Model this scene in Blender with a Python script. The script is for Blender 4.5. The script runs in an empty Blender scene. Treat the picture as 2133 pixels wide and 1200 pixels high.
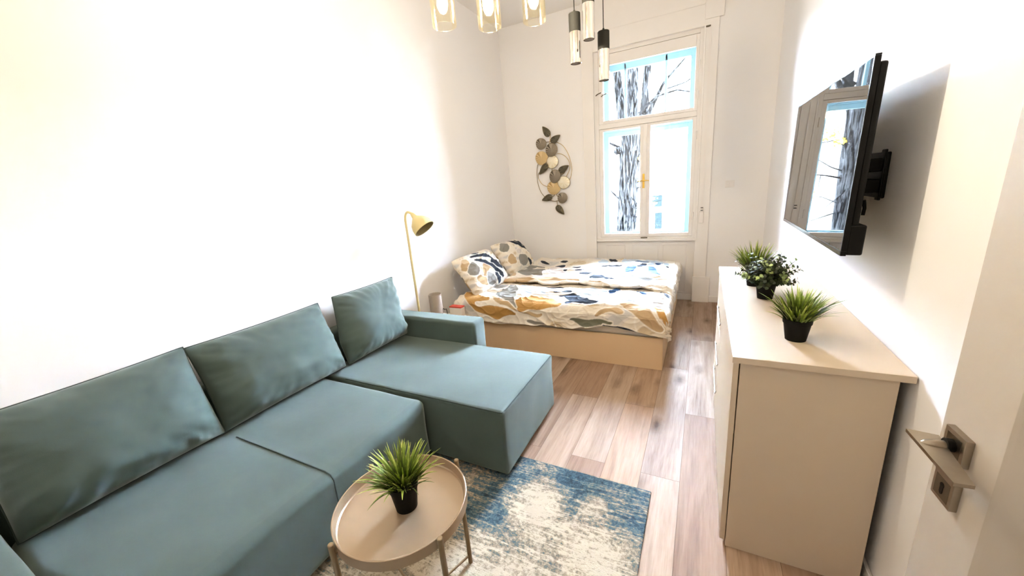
import bpy, bmesh, math, random
import numpy as np
from mathutils import Vector, Matrix, noise

S = bpy.context.scene
COL = S.collection
R = math.radians
PI = math.pi
random.seed(7)

# ------------------------------------------------------------------ camera, sky, exposure
cam_d = bpy.data.cameras.new('camera')
cam = bpy.data.objects.new('camera', cam_d)
COL.objects.link(cam)
cam_d.sensor_width = 36.0
cam_d.lens = 36.0 * 779.0 / 2133.0
cam_d.clip_start = 0.02
cam_d.clip_end = 200
cam.matrix_world = Matrix(((0.89377851, -0.04526785, 0.44621834, 0.0),
                           (0.44120066, 0.26760508, -0.85658012, 0.0),
                           (-0.08063475, 0.96246472, 0.25915188, 1.55),
                           (0, 0, 0, 1)))
S.camera = cam

world = bpy.data.worlds.new('sky')
S.world = world
world.use_nodes = True
wn = world.node_tree
bgn = wn.nodes['Background']
bgn.inputs['Color'].default_value = (0.80, 0.92, 1.12, 1)
bgn.inputs['Strength'].default_value = 130.0

S.view_settings.view_transform = 'Standard'
S.view_settings.look = 'None'
S.view_settings.gamma = 1.0
S.view_settings.use_curve_mapping = False
S.view_settings.exposure = 1.27

BULB = 335.0      # radiance of the three bulbs of the glass chandelier

# ------------------------------------------------------------------ helpers
def lin(c):
    if isinstance(c, str):
        c = [int(c[i:i + 2], 16) / 255 for i in (0, 2, 4)]
    return tuple((x / 12.92 if x <= 0.04045 else ((x + 0.055) / 1.055) ** 2.4) for x in c)

class NT:
    def __init__(self, name):
        self.m = bpy.data.materials.new(name)
        self.m.use_nodes = True
        self.t = self.m.node_tree
        self.p = self.t.nodes['Principled BSDF']
    def n(self, typ, **kw):
        nd = self.t.nodes.new(typ)
        for k, v in kw.items():
            if k.startswith('i_'):
                nd.inputs[k[2:].replace('_', ' ')].default_value = v
            else:
                setattr(nd, k, v)
        return nd
    def l(self, a, b):
        self.t.links.new(a, b)
    def set(self, **kw):
        for k, v in kw.items():
            self.p.inputs[k.replace('_', ' ')].default_value = v
    def coord(self, scale=(1, 1, 1), loc=(0, 0, 0), rot=(0, 0, 0), kind='Object'):
        tc = self.n('ShaderNodeTexCoord')
        mp = self.n('ShaderNodeMapping')
        mp.inputs['Scale'].default_value = scale
        mp.inputs['Location'].default_value = loc
        mp.inputs['Rotation'].default_value = rot
        self.l(tc.outputs[kind], mp.inputs['Vector'])
        return mp.outputs['Vector']
    def noise(self, vec, scale, detail=4, rough=0.55, dist=0.0):
        nd = self.n('ShaderNodeTexNoise')
        nd.inputs['Scale'].default_value = scale
        nd.inputs['Detail'].default_value = detail
        nd.inputs['Roughness'].default_value = rough
        nd.inputs['Distortion'].default_value = dist
        if vec is not None:
            self.l(vec, nd.inputs['Vector'])
        return nd.outputs['Fac']
    def ramp(self, fac, stops, interp='LINEAR'):
        r = self.n('ShaderNodeValToRGB')
        r.color_ramp.interpolation = interp
        el = r.color_ramp.elements
        while len(el) < len(stops):
            el.new(0.5)
        for e, (p, c) in zip(el, stops):
            e.position = p
            e.color = (*c, 1)
        self.l(fac, r.inputs['Fac'])
        return r.outputs['Color']
    def math(self, op, a, b=None, clamp=False):
        m = self.n('ShaderNodeMath', operation=op)
        m.use_clamp = clamp
        for i, v in enumerate((a, b)):
            if v is None:
                continue
            if isinstance(v, (int, float)):
                m.inputs[i].default_value = v
            else:
                self.l(v, m.inputs[i])
        return m.outputs[0]
    def mix(self, fac, a, b, blend='MIX'):
        m = self.n('ShaderNodeMix', data_type='RGBA', blend_type=blend)
        for i, v in ((0, fac), (6, a), (7, b)):
            if isinstance(v, (int, float)):
                m.inputs[i].default_value = v
            elif isinstance(v, tuple):
                m.inputs[i].default_value = (*v, 1) if len(v) == 3 else v
            else:
                self.l(v, m.inputs[i])
        return m.outputs[2]
    def bump(self, h, strength=0.2, dist=0.01):
        b = self.n('ShaderNodeBump')
        b.inputs['Strength'].default_value = strength
        b.inputs['Distance'].default_value = dist
        self.l(h, b.inputs['Height'])
        self.l(b.outputs['Normal'], self.p.inputs['Normal'])

def simple(name, col, rough=0.5, metal=0.0, var=0.04, nscale=6.0, bump=0.0, bscale=60.0, **kw):
    """a plain paint, plastic, metal or cloth: a base colour with a faint procedural unevenness"""
    t = NT(name)
    c = lin(col) if isinstance(col, str) else col
    v = t.coord()
    f = t.noise(v, nscale, 3)
    t.l(t.ramp(f, [(0.3, tuple(x * (1 - var) for x in c)), (0.7, tuple(min(1, x * (1 + var)) for x in c))]), t.p.inputs['Base Color'])
    t.set(Roughness=rough, Metallic=metal)
    for k, x in kw.items():
        t.p.inputs[k.replace('_', ' ')].default_value = x
    if bump:
        t.bump(t.noise(v, bscale, 3), bump, 0.004)
    return t.m

def obj(name, bm, m, smooth=True, angle=38):
    bmesh.ops.recalc_face_normals(bm, faces=bm.faces[:])
    me = bpy.data.meshes.new(name)
    bm.to_mesh(me)
    bm.free()
    if m is not None:
        me.materials.append(m)
    if smooth:
        me.shade_smooth()
        me.set_sharp_from_angle(angle=R(angle))
    ob = bpy.data.objects.new(name, me)
    COL.objects.link(ob)
    if smooth and len(me.polygons) < 4000:
        m = ob.modifiers.new('face weighted normals', 'WEIGHTED_NORMAL')
        m.weight = 90
        m.keep_sharp = True
    return ob

ORIG = {}
def thing(name, label, cat, loc=(0, 0, 0), rotz=0.0, group=None, kind=None):
    o = bpy.data.objects.new(name, None)
    o.empty_display_size = 0.1
    COL.objects.link(o)
    o.location = loc
    o.rotation_euler = (0, 0, rotz)
    o['label'] = label
    o['category'] = cat
    if group:
        o['group'] = group
    o['kind'] = kind or 'thing'
    ORIG[o.name] = Vector(loc)
    return o

def part(name, bm, m, parent, local=False, **kw):
    """link a part; its mesh is given in world coordinates unless local is set"""
    if not local:
        root = parent
        off = Vector((0, 0, 0))
        while root is not None:
            off += ORIG.get(root.name, Vector((0, 0, 0)))
            root = root.parent
        bmesh.ops.translate(bm, verts=bm.verts[:], vec=-off)
    ob = obj(name, bm, m, **kw)
    ob.parent = parent
    return ob

def tag(o, label, cat, group=None, kind=None):
    o['label'] = label
    o['category'] = cat
    if group:
        o['group'] = group
    o['kind'] = kind or 'thing'
    return o

def struct(name, bm, m, **kw):
    o = obj(name, bm, m, **kw)
    o['kind'] = 'structure'
    return o

def copy_tree(o, parent=None):
    c = o.copy()
    COL.objects.link(c)
    if parent is not None:
        c.parent = parent
    for ch in list(o.children):
        copy_tree(ch, c)
    return c

def BM():
    return bmesh.new()

def box(bm, x0, x1, y0, y1, z0, z1, bev=0.0, seg=2):
    r = bmesh.ops.create_cube(bm, size=1.0)
    vs = r['verts']
    for v in vs:
        v.co = Vector((x0 + (v.co.x + .5) * (x1 - x0), y0 + (v.co.y + .5) * (y1 - y0), z0 + (v.co.z + .5) * (z1 - z0)))
    if bev:
        es = list({e for v in vs for e in v.link_edges})
        bmesh.ops.bevel(bm, geom=es, offset=bev, segments=seg, profile=0.5, affect='EDGES')
    return vs

def cyl(bm, p0, p1, r0, r1=None, n=24, caps=True):
    p0, p1 = Vector(p0), Vector(p1)
    return tube(bm, [p0, p1], [r0, r0 if r1 is None else r1], n, caps)

def tube(bm, pts, rad, n=12, caps=True):
    pts = [Vector(p) for p in pts]
    if isinstance(rad, (int, float)):
        rad = [rad] * len(pts)
    d = (pts[1] - pts[0]).normalized()
    up = Vector((0, 0, 1)) if abs(d.z) < 0.9 else Vector((1, 0, 0))
    a = d.cross(up).normalized()
    rings = []
    for i, p in enumerate(pts):
        if i == 0:
            t = pts[1] - pts[0]
        elif i == len(pts) - 1:
            t = pts[-1] - pts[-2]
        else:
            t = (pts[i + 1] - pts[i]).normalized() + (pts[i] - pts[i - 1]).normalized()
        t.normalize()
        a = (a - t * a.dot(t)).normalized()
        b = t.cross(a)
        rings.append([bm.verts.new(p + (a * math.cos(2 * PI * k / n) + b * math.sin(2 * PI * k / n)) * rad[i]) for k in range(n)])
    for i in range(len(rings) - 1):
        for k in range(n):
            bm.faces.new((rings[i][k], rings[i][(k + 1) % n], rings[i + 1][(k + 1) % n], rings[i + 1][k]))
    if caps:
        bm.faces.new(rings[0][::-1])
        bm.faces.new(rings[-1])
    return rings

def lathe(bm, prof, n=32, c=(0, 0, 0), axis=None):
    """revolve (radius, height) pairs about +Z (or about axis) at c"""
    rot = Matrix.Identity(3)
    if axis is not None:
        rot = Vector((0, 0, 1)).rotation_difference(Vector(axis)).to_matrix()
    c = Vector(c)
    rings = []
    for r, z in prof:
        if r < 1e-6:
            rings.append([bm.verts.new(c + rot @ Vector((0, 0, z)))])
        else:
            rings.append([bm.verts.new(c + rot @ Vector((r * math.cos(2 * PI * k / n), r * math.sin(2 * PI * k / n), z))) for k in range(n)])
    for a, b in zip(rings, rings[1:]):
        for k in range(n):
            if len(a) == 1 and len(b) == 1:
                continue
            if len(a) == 1:
                bm.faces.new((a[0], b[(k + 1) % n], b[k]))
            elif len(b) == 1:
                bm.faces.new((a[k], a[(k + 1) % n], b[0]))
            else:
                bm.faces.new((a[k], a[(k + 1) % n], b[(k + 1) % n], b[k]))
    return rings

def soft_box(bm, x0, x1, y0, y1, z0, z1, r=0.03, k=4, mid=(12, 12, 6), disp=None):
    """a box with rounded edges and a fine surface grid; disp(point, outward) moves the surface"""
    c = Vector(((x0 + x1) / 2, (y0 + y1) / 2, (z0 + z1) / 2))
    h = Vector(((x1 - x0) / 2, (y1 - y0) / 2, (z1 - z0) / 2))
    L = []
    for i in range(3):
        a = [-h[i] + r * j / k for j in range(k)]
        b = [-(h[i] - r) + 2 * (h[i] - r) * j / mid[i] for j in range(mid[i] + 1)]
        L.append(a + b + [-t for t in a[::-1]])
    tmp = {}
    def vert(p):
        key = tuple(round(t, 5) for t in p)
        if key in tmp:
            return tmp[key]
        q = Vector([max(-(h[i] - r), min(h[i] - r, p[i])) for i in range(3)])
        d = Vector(p) - q
        nn = d.normalized() if d.length > 1e-9 else Vector((0, 0, 1))
        w = q + nn * r + c
        if disp:
            w = disp(w, nn)
        tmp[key] = bm.verts.new(w)
        return tmp[key]
    for ax in range(3):
        u, v = [i for i in range(3) if i != ax]
        for s in (-1, 1):
            for i in range(len(L[u]) - 1):
                for j in range(len(L[v]) - 1):
                    q = []
                    for a, b in ((i, j), (i + 1, j), (i + 1, j + 1), (i, j + 1)):
                        p = [0, 0, 0]
                        p[ax] = s * h[ax]
                        p[u] = L[u][a]
                        p[v] = L[v][b]
                        q.append(vert(p))
                    if len(set(q)) == 4:
                        try:
                            bm.faces.new(q)
                        except ValueError:
                            pass

def nz(x, y=0.0, z=0.0):
    return noise.noise(Vector((x, y, z)))

def xform(bm, mat):
    bmesh.ops.transform(bm, matrix=mat, verts=bm.verts[:])

# ------------------------------------------------------------------ materials
M_wall = simple('wall_paint', 'FBF8F7', 0.9, var=0.008, nscale=2.0, bump=0.05, bscale=180)
M_ceil = simple('ceiling_paint', 'FAF6F3', 0.95, var=0.006)
M_trim = simple('white_lacquer', 'F9F4F0', 0.45, var=0.01)
M_outer = simple('outer_frame_backlit', 'A9D0DA', 0.5, var=0.02)  # white frames, with the cyan of their backlight put into the colour
M_cream = simple('cabinet_laminate', 'D6C3AA', 0.42, var=0.015, nscale=3, bump=0.03, bscale=220)
M_door = simple('door_lacquer', 'BDB1A3', 0.4, var=0.012, nscale=2, bump=0.02, bscale=200)
M_bed = simple('bed_laminate', 'E4C49C', 0.45, var=0.015, nscale=3)
M_steel = simple('brushed_steel', 'A2988A', 0.3, 1.0, var=0.06, nscale=40)
M_steeld = simple('dark_steel', '6B6255', 0.35, 1.0, var=0.06, nscale=40)
M_chrome = simple('mirror_chrome', 'E9E3DC', 0.05, 1.0, var=0.01)
M_black = simple('black_plastic', '050505', 0.45, var=0.15, Specular_IOR_Level=0.18)
M_blackm = simple('matt_black_metal', '2E2D29', 0.7, var=0.05, Specular_IOR_Level=0.25)
M_pot = simple('black_pot_plastic', '060606', 0.7, var=0.2, Specular_IOR_Level=0.2)
M_soil = simple('dark_soil', '1A140D', 0.95, var=0.5, nscale=90, bump=0.6, bscale=150)
M_brass = simple('brass', 'C9A44E', 0.3, 1.0, var=0.05)
M_table = simple('beige_table_metal', 'AA947A', 0.34, 0.35, var=0.03, nscale=4)
M_tableleg = simple('beige_leg_metal', '8E7A5E', 0.4, 0.35, var=0.04)
M_lamp = simple('cream_lamp_metal', 'D2C08A', 0.42, var=0.02)
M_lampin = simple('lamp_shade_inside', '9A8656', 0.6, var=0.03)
M_fabricshade = simple('grey_fabric_shade', 'B9AC9E', 0.85, var=0.04, nscale=80, bump=0.1, bscale=400)
M_sheet = simple('white_sheet', 'F7EEE2', 0.9, var=0.01, bump=0.1, bscale=30)
M_plate = simple('switch_plastic', 'F8F2EE', 0.4, var=0.01)
M_red = simple('red_print', 'C2412E', 0.6, var=0.05)
M_white = simple('white_card', 'F4ECE4', 0.7, var=0.01)
M_dkfeet = simple('dark_feet', '15130F', 0.6, var=0.1)
M_gold = simple('gold_wire', 'CDB48A', 0.4, 0.6, var=0.08, nscale=20)
M_beam = simple('facade_plaster', 'F2EFE8', 0.9, var=0.02, nscale=1.0)
M_cornice = simple('facade_cornice', 'D9D2C4', 0.9, var=0.05, nscale=2.0)
M_fwin = simple('facade_window_glass', (.0065, .0092, .0095), 0.9, var=0.12, nscale=1.0, Specular_IOR_Level=0.0)
M_pave = simple('street_paving', 'A8A49C', 0.9, var=0.1, nscale=3.0)
M_yellow = simple('yellow_autumn_leaf', 'E3C233', 0.7, var=0.15, nscale=9)

def make_velvet():
    t = NT('teal_velvet')
    v = t.coord()
    a = t.noise(v, 3.5, 3)
    b = t.noise(v, 320, 2)
    c = t.ramp(a, [(0.25, lin('41514D')), (0.75, lin('495A55'))])
    t.l(c, t.p.inputs['Base Color'])
    t.set(Roughness=0.75)
    t.p.inputs['Sheen Weight'].default_value = 0.55
    t.p.inputs['Sheen Roughness'].default_value = 0.45
    t.p.inputs['Sheen Tint'].default_value = (*lin('D6DDD4'), 1)
    h = t.math('ADD', t.math('MULTIPLY', b, 0.35), t.math('MULTIPLY', t.noise(v, 14, 3), 0.8))
    t.bump(h, 0.12, 0.006)
    return t.m
M_velvet = make_velvet()
M_piping = simple('dark_velvet_piping', '2C3B38', 0.8, var=0.08)

def make_floor():
    t = NT('oak_planks')
    at = t.n('ShaderNodeAttribute', attribute_name='plank')
    tc = t.n('ShaderNodeTexCoord')
    off = t.n('ShaderNodeVectorMath', operation='MULTIPLY')
    t.l(at.outputs['Color'], off.inputs[0])
    off.inputs[1].default_value = (37.0, 53.0, 19.0)
    ad = t.n('ShaderNodeVectorMath', operation='ADD')
    t.l(tc.outputs['Object'], ad.inputs[0])
    t.l(off.outputs[0], ad.inputs[1])
    def mapped(sc):
        m = t.n('ShaderNodeMapping')
        m.inputs['Scale'].default_value = sc
        t.l(ad.outputs[0], m.inputs['Vector'])
        return m.outputs['Vector']
    broad = t.noise(mapped((7.0, 0.9, 1)), 1.0, 4, 0.6, 0.8)
    grain = t.noise(mapped((70, 3.0, 1)), 1.0, 5, 0.65, 0.4)
    fine = t.noise(mapped((260, 9.0, 1)), 1.0, 3, 0.6)
    f = t.math('ADD', t.math('MULTIPLY', broad, 0.72), t.math('MULTIPLY', grain, 0.36))
    c = t.ramp(f, [(0.32, lin('68553F')), (0.43, lin('9A8370')), (0.54, lin('AE9782')), (0.72, lin('BFAA96'))])
    sep = t.n('ShaderNodeSeparateColor')
    t.l(at.outputs['Color'], sep.inputs[0])
    tone = t.ramp(sep.outputs[1], [(0.0, lin('E2D2C6')), (0.5, lin('FFFFFF')), (1.0, lin('FFF0DE'))])
    c = t.mix(1.0, c, tone, 'MULTIPLY')
    c = t.mix(t.math('MULTIPLY', t.math('SUBTRACT', fine, 0.45, True), 0.8), c, lin('7F654E'))
    st = t.noise(mapped((11, 0.8, 1)), 1.0, 5, 0.62, 1.4)
    c = t.mix(t.math('MULTIPLY', t.math('SUBTRACT', st, 0.55, True), 2.4, True), c, lin('7A6656'))
    # knots
    vo = t.n('ShaderNodeTexVoronoi', feature='F1')
    vo.inputs['Scale'].default_value = 1.0
    t.l(mapped((5.0, 2.3, 1)), vo.inputs['Vector'])
    wob = t.noise(mapped((30, 14, 1)), 1.0, 3)
    d = t.math('ADD', vo.outputs['Distance'], t.math('MULTIPLY', wob, 0.16))
    k = t.ramp(d, [(0.13, (0.9,) * 3), (0.20, (0.5,) * 3), (0.36, (0.0,) * 3)])
    c = t.mix(k, c, lin('5B4636'))
    t.l(c, t.p.inputs['Base Color'])
    t.set(Roughness=0.5)
    t.p.inputs['Specular IOR Level'].default_value = 0.15
    t.bump(t.math('ADD', grain, fine), 0.05, 0.003)
    return t.m
M_floor = make_floor()
M_gap = simple('plank_gap', '6A5442', 0.9, var=0.1)

# ------------------------------------------------------------------ room shell
XL, XR, YB, YF, ZC = -2.47, 0.618, 4.96, -0.14, 3.53
NX0, NX1 = -1.25, -0.06         # window niche
bm = BM()
random.seed(3)
PW, PL = 0.1945, 1.28
lay = bm.loops.layers.color.new('plank')
for c in range(-13, 5):
    x0 = -0.043 + PW * c
    x1 = x0 + PW
    x0c, x1c = max(x0, XL - .05), min(x1, XR + .05)
    if x1c <= x0c:
        continue
    y = (2.428 if c % 2 == 0 else 1.785) - 3 * PL
    while y < 5.2:
        a, b = max(y, YF - .05), min(y + PL, 5.1)
        y += PL
        if b <= a:
            continue
        g = 0.0009
        vs = [bm.verts.new(p) for p in ((x0c + g, a + g, 0), (x1c - g, a + g, 0), (x1c - g, b - g, 0), (x0c + g, b - g, 0))]
        f = bm.faces.new(vs)
        rc = (random.random(), random.random(), random.random(), 1)
        for lp in f.loops:
            lp[lay] = rc
nplank = len(bm.faces)
vs = [bm.verts.new(p) for p in ((XL - .05, YF - .05, -0.0015), (XR + .05, YF - .05, -0.0015), (XR + .05, 5.1, -0.0015), (XL - .05, 5.1, -0.0015))]
bm.faces.new(vs)
r = bmesh.ops.create_cube(bm, size=1.0)
for v in r['verts']:
    v.co = Vector(((XL + XR) / 2 + v.co.x * (XR - XL + .1), 2.48 + v.co.y * 5.24, -0.06 + v.co.z * 0.1))
floor = struct('floor', bm, M_floor, smooth=False)
floor.data.materials.append(M_gap)
for i, p in enumerate(floor.data.polygons):
    if i >= nplank:
        p.material_index = 1
    elif p.normal.z < 0:
        p.flip()

bm = BM(); box(bm, XL - .1, XR + .1, YF - .1, 5.35, ZC, ZC + .1); struct('ceiling', bm, M_ceil, smooth=False)
bm = BM(); box(bm, XL - .1, XL, YF - .1, 5.35, -0.1, ZC); struct('wall_left', bm, M_wall, smooth=False)
bm = BM(); box(bm, XR, XR + .1, YF - .1, 5.35, -0.1, ZC); struct('wall_right', bm, M_wall, smooth=False)
bm = BM(); box(bm, XL, XR, YF - .1, YF, -0.1, ZC); struct('wall_front', bm, M_wall, smooth=False)
bm = BM()
box(bm, XL, NX0, YB, 5.35, -0.1, ZC)
box(bm, NX1, XR, YB, 5.35, -0.1, ZC)
box(bm, NX0, NX1, YB, 5.35, 3.02, ZC)
box(bm, NX0, NX1, 5.06, 5.35, -0.1, 0.76)
struct('wall_back', bm, M_wall, smooth=False)

def base_board(name, a):
    b = BM(); box(b, *a, 0.0, 0.075, 0.004); struct(name, b, M_trim)
base_board('baseboard_left', (XL, XL + .014, YF, YB))
base_board('baseboard_right', (XR - .014, XR, YF, YB))
b = BM(); box(b, 0.112, XR - .014, YB - .014, YB, 0, 0.075, 0.004); box(b, XL + .014, -1.39, YB - .014, YB, 0, 0.075, .004); struct('baseboard_back', b, M_trim)
base_board('baseboard_front', (XL + .014, XR - .014, YF, YF + .014))

# window casing: flat boards, plinth and ear on the right, the panelled apron under the sill, the shutter box above
bm = BM()
box(bm, -1.385, -1.245, 4.94, YB, 0.0, ZC, 0.003)
box(bm, -1.262, -1.243, 4.932, 4.94, 0.76, 3.02, 0.003)
box(bm, -0.065, 0.068, 4.94, YB, 0.0, 3.06, 0.003)
box(bm, -0.068, -0.05, 4.932, 4.94, 0.76, 3.02, 0.003)
box(bm, -0.065, 0.108, 4.936, YB, 3.06, ZC, 0.003)
box(bm, -0.075, 0.112, 4.928, YB, 0.0, 0.32, 0.004)
box(bm, -1.395, -1.238, 4.928, YB, 0.0, 0.32, 0.004)
struct('trim_1', bm, M_trim)
bm = BM()
box(bm, NX0, NX1, 4.945, YB + .05, 3.005, ZC, 0.002)
box(bm, NX0 + .01, NX1 - .01, 4.938, 4.945, 3.20, 3.215, 0.003)
struct('trim_2', bm, M_trim)
bm = BM()
box(bm, NX0, NX1, 5.005, 5.06, 0.0, 0.755)
for x0, x1 in ((-1.13, -.885), (-.795, -.48), (-.435, -.155)):
    for a in ((x0, x1, .70, .712), (x0, x1, .09, .102), (x0, x0 + .012, .09, .712), (x1 - .012, x1, .09, .712)):
        box(bm, a[0], a[1], 4.996, 5.006, a[2], a[3], 0.003)
box(bm, NX0, NX1, 4.99, 5.006, 0, 0.075, 0.003)
struct('trim_3', bm, M_trim)

# ------------------------------------------------------------------ window (inner casements and outer casements of the box window)
M_glass = None
def make_glass():
    t = NT('window_glass')
    out = t.t.nodes['Material Output']
    tr = t.n('ShaderNodeBsdfTransparent')
    tr.inputs['Color'].default_value = (0.97, 0.99, 1.0, 1)
    gl = t.n('ShaderNodeBsdfGlossy')
    gl.inputs['Roughness'].default_value = 0.02
    fr = t.n('ShaderNodeFresnel')
    fr.inputs['IOR'].default_value = 1.45
    ms = t.n('ShaderNodeMixShader')
    t.l(fr.outputs[0], ms.inputs[0]); t.l(tr.outputs[0], ms.inputs[1]); t.l(gl.outputs[0], ms.inputs[2])
    t.l(ms.outputs[0], out.inputs['Surface'])
    return t.m
M_glass = make_glass()

win = thing('window_1', 'tall white double box window with two lower casements and a transom light', 'window', (-0.65, 5.0, 0.76), kind='structure')
bm = BM()
for a in ((NX0, -1.195, 0.79, 3.02), (-0.105, NX1, 0.79, 3.02), (-1.195, -0.105, 2.965, 3.02), (-1.195, -0.105, 2.150, 2.205), (-1.195, -.105, .79, .81)):
    box(bm, a[0], a[1], 4.985, 5.05, a[2], a[3], 0.003)
part('window_frame', bm, M_trim, win)
bm = BM(); box(bm, NX0, NX1, 4.955, 5.09, 0.758, 0.79, 0.006); part('window_sill', bm, M_trim, win)
def sash(x0, x1, z0, z1, l, r, b, t, y=5.0, th=.045, m=None, nm='casement_sash', bead=.012):
    bm = BM()
    box(bm, x0, x0 + l, y, y + th, z0, z1, .003)
    box(bm, x1 - r, x1, y, y + th, z0, z1, .003)
    box(bm, x0 + l, x1 - r, y, y + th, z0, z0 + b, .003)
    box(bm, x0 + l, x1 - r, y, y + th, z1 - t, z1, .003)
    s = part(nm, bm, m or M_trim, win)
    bm = BM()
    box(bm, x0 + l - .004, x1 - r + .004, y + th * .55, y + th * .55 + .004, z0 + b - .004, z1 - t + .004)
    part('pane', bm, M_glass, s, smooth=False)
    return s
sash(-1.195, -0.652, 0.812, 2.148, 0.045, 0.056, 0.042, 0.026, y=4.993)
sash(-0.648, -0.105, 0.812, 2.148, 0.056, 0.040, 0.042, 0.028, y=4.993)
sash(-1.195, -0.105, 2.207, 2.963, 0.055, 0.035, 0.036, 0.115, y=4.993, nm='transom_sash')
bm = BM(); box(bm, -0.672, -0.628, 4.982, 4.994, 0.815, 2.146, 0.004); part('meeting_strip', bm, M_trim, win)
# outer casements
bm = BM()
for a in ((NX0, -1.20, 0.76, 3.02), (-0.11, NX1, 0.76, 3.02), (-1.20, -0.11, 2.94, 3.02), (-1.20, -0.11, 2.12, 2.21), (-1.20, -.11, .76, .80)):
    box(bm, a[0], a[1], 5.19, 5.25, a[2], a[3], 0.003)
part('outer_frame', bm, M_outer, win)
sash(-1.20, -0.657, 0.80, 2.12, 0.075, 0.05, 0.05, 0.05, y=5.2, m=M_outer)
sash(-0.653, -0.11, 0.80, 2.12, 0.05, 0.09, 0.05, 0.05, y=5.2, m=M_outer)
s = sash(-1.20, -0.11, 2.21, 2.94, 0.085, 0.085, 0.04, 0.12, y=5.2, m=M_outer, nm='transom_sash')
bm = BM(); box(bm, -0.93, -0.905, 5.2, 5.245, 2.25, 2.88, .003); box(bm, -0.465, -0.44, 5.2, 5.245, 2.25, 2.88, .003)
part('glazing_bar', bm, M_outer, s)
bm = BM()
box(bm, -1.249, -1.235, 5.05, 5.19, .79, 3.0); box(bm, -.075, -.061, 5.05, 5.19, .79, 3.0); box(bm, -1.235, -.075, 5.05, 5.19, 2.99, 3.015)
part('box_lining', bm, M_trim, win)
bm = BM()
box(bm, -0.676, -0.650, 4.976, 4.982, 1.41, 1.58, 0.003)
cyl(bm, (-0.663, 4.982, 1.497), (-0.663, 4.95, 1.497), 0.008, n=14)
tube(bm, [(-0.735, 4.948, 1.496), (-0.70, 4.944, 1.499), (-0.663, 4.946, 1.498), (-0.63, 4.944, 1.499), (-0.595, 4.948, 1.496)], [.005, .0065, .008, .0065, .005], 10)
hd = part('handle', bm, M_brass, win); hd['label'] = 'brass espagnolette handle'
for z in (2.66, 2.36, 1.95, 1.05):
    bm = BM(); cyl(bm, (-.102, 4.982, z - .045), (-.102, 4.982, z + .045), .008, n=12); part('hinge', bm, M_trim, win)
bm = BM(); box(bm, -.69, -.61, 4.972, 4.986, .792, .806, .003); part('bolt_keeper', bm, M_steeld, win)
for x, z in ((-1.19, 2.55), (-1.125, 2.53)):
    bm = BM(); tube(bm, [(x - .035, 4.975, z - .012), (x - .012, 4.965, z), (x + .035, 4.965, z + .012)], .006, 8); part('catch', bm, M_steeld, win)

# ------------------------------------------------------------------ outside
M_skyblock = simple('dark_sky_blocker', '3A3632', 0.9, var=0.1, nscale=2.0)
bm = BM()
for a in ((-16, XL - .1, -4.5, 14), (XR + .1, 16, -4.5, 14), (XL - .1, XR + .1, ZC + .1, 14), (XL - .1, XR + .1, -4.5, -.11)):
    box(bm, a[0], a[1], 5.0, 5.36, a[2], a[3])
struct('wall_sky_blocker', bm, M_skyblock, smooth=False)  # unseen dark house wall added to keep sky light off the trunk
bm = BM(); box(bm, -40, 30, 5.4, 60, -4.6, -4.5); o = struct('street', bm, M_pave, smooth=False)
o['label'] = 'paved street below the window'; o['category'] = 'street'
bld = thing('building', 'pale plastered house across the street seen through the window', 'building', (-3, 22, -4.5))
bm = BM(); box(bm, -22, 14, 22, 30, -4.5, 5.4); part('facade_wall', bm, M_beam, bld, smooth=False)
bm = BM(); box(bm, -22.3, 14.3, 21.75, 22, 3.35, 3.62, .03); box(bm, -22.3, 14.3, 21.85, 22, -2.4, -2.2, .02); part('cornice', bm, M_cornice, bld)
def fwin(x0, x1, z0, z1):
    bm = BM(); t = .09
    box(bm, x0 - t, x0, 21.93, 22.0, z0 - t, z1 + t); box(bm, x1, x1 + t, 21.93, 22.0, z0 - t, z1 + t)
    box(bm, x0, x1, 21.93, 22.0, z0 - t, z0); box(bm, x0, x1, 21.93, 22.0, z1, z1 + t)
    w = part('facade_window', bm, M_beam, bld)
    bm = BM(); box(bm, x0, x1, 21.965, 22.005, z0, z1); part('pane', bm, M_fwin, w, smooth=False)
fwin(-2.5, -1.95, -0.1, 0.52); fwin(-2.32, -1.94, -1.3, -0.4)
for x in (-17.5, -14.2, -10.9, 4.0, 7.3, 10.6):
    fwin(x, x + 1.2, -1.3, 0.7)

def make_bark():
    t = NT('tree_bark')
    v = t.coord(scale=(1, 1, 0.14))
    a = t.noise(v, 16, 6, 0.7, 1.2)
    b = t.noise(v, 44, 4, 0.6, 0.5)
    f = t.math('ADD', t.math('MULTIPLY', a, 0.6), t.math('MULTIPLY', b, 0.4))
    t.l(t.ramp(f, [(0.42, (.0007,.0007,.0007)), (0.475, (.003,.003,.0032)), (0.515, (.016,.016,.0165)), (0.57, (.04,.04,.04))]), t.p.inputs['Base Color'])
    t.set(Roughness=0.95, Specular_IOR_Level=0.0)
    t.bump(f, 1.0, 0.06)
    return t.m
M_bark = make_bark()

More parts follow.
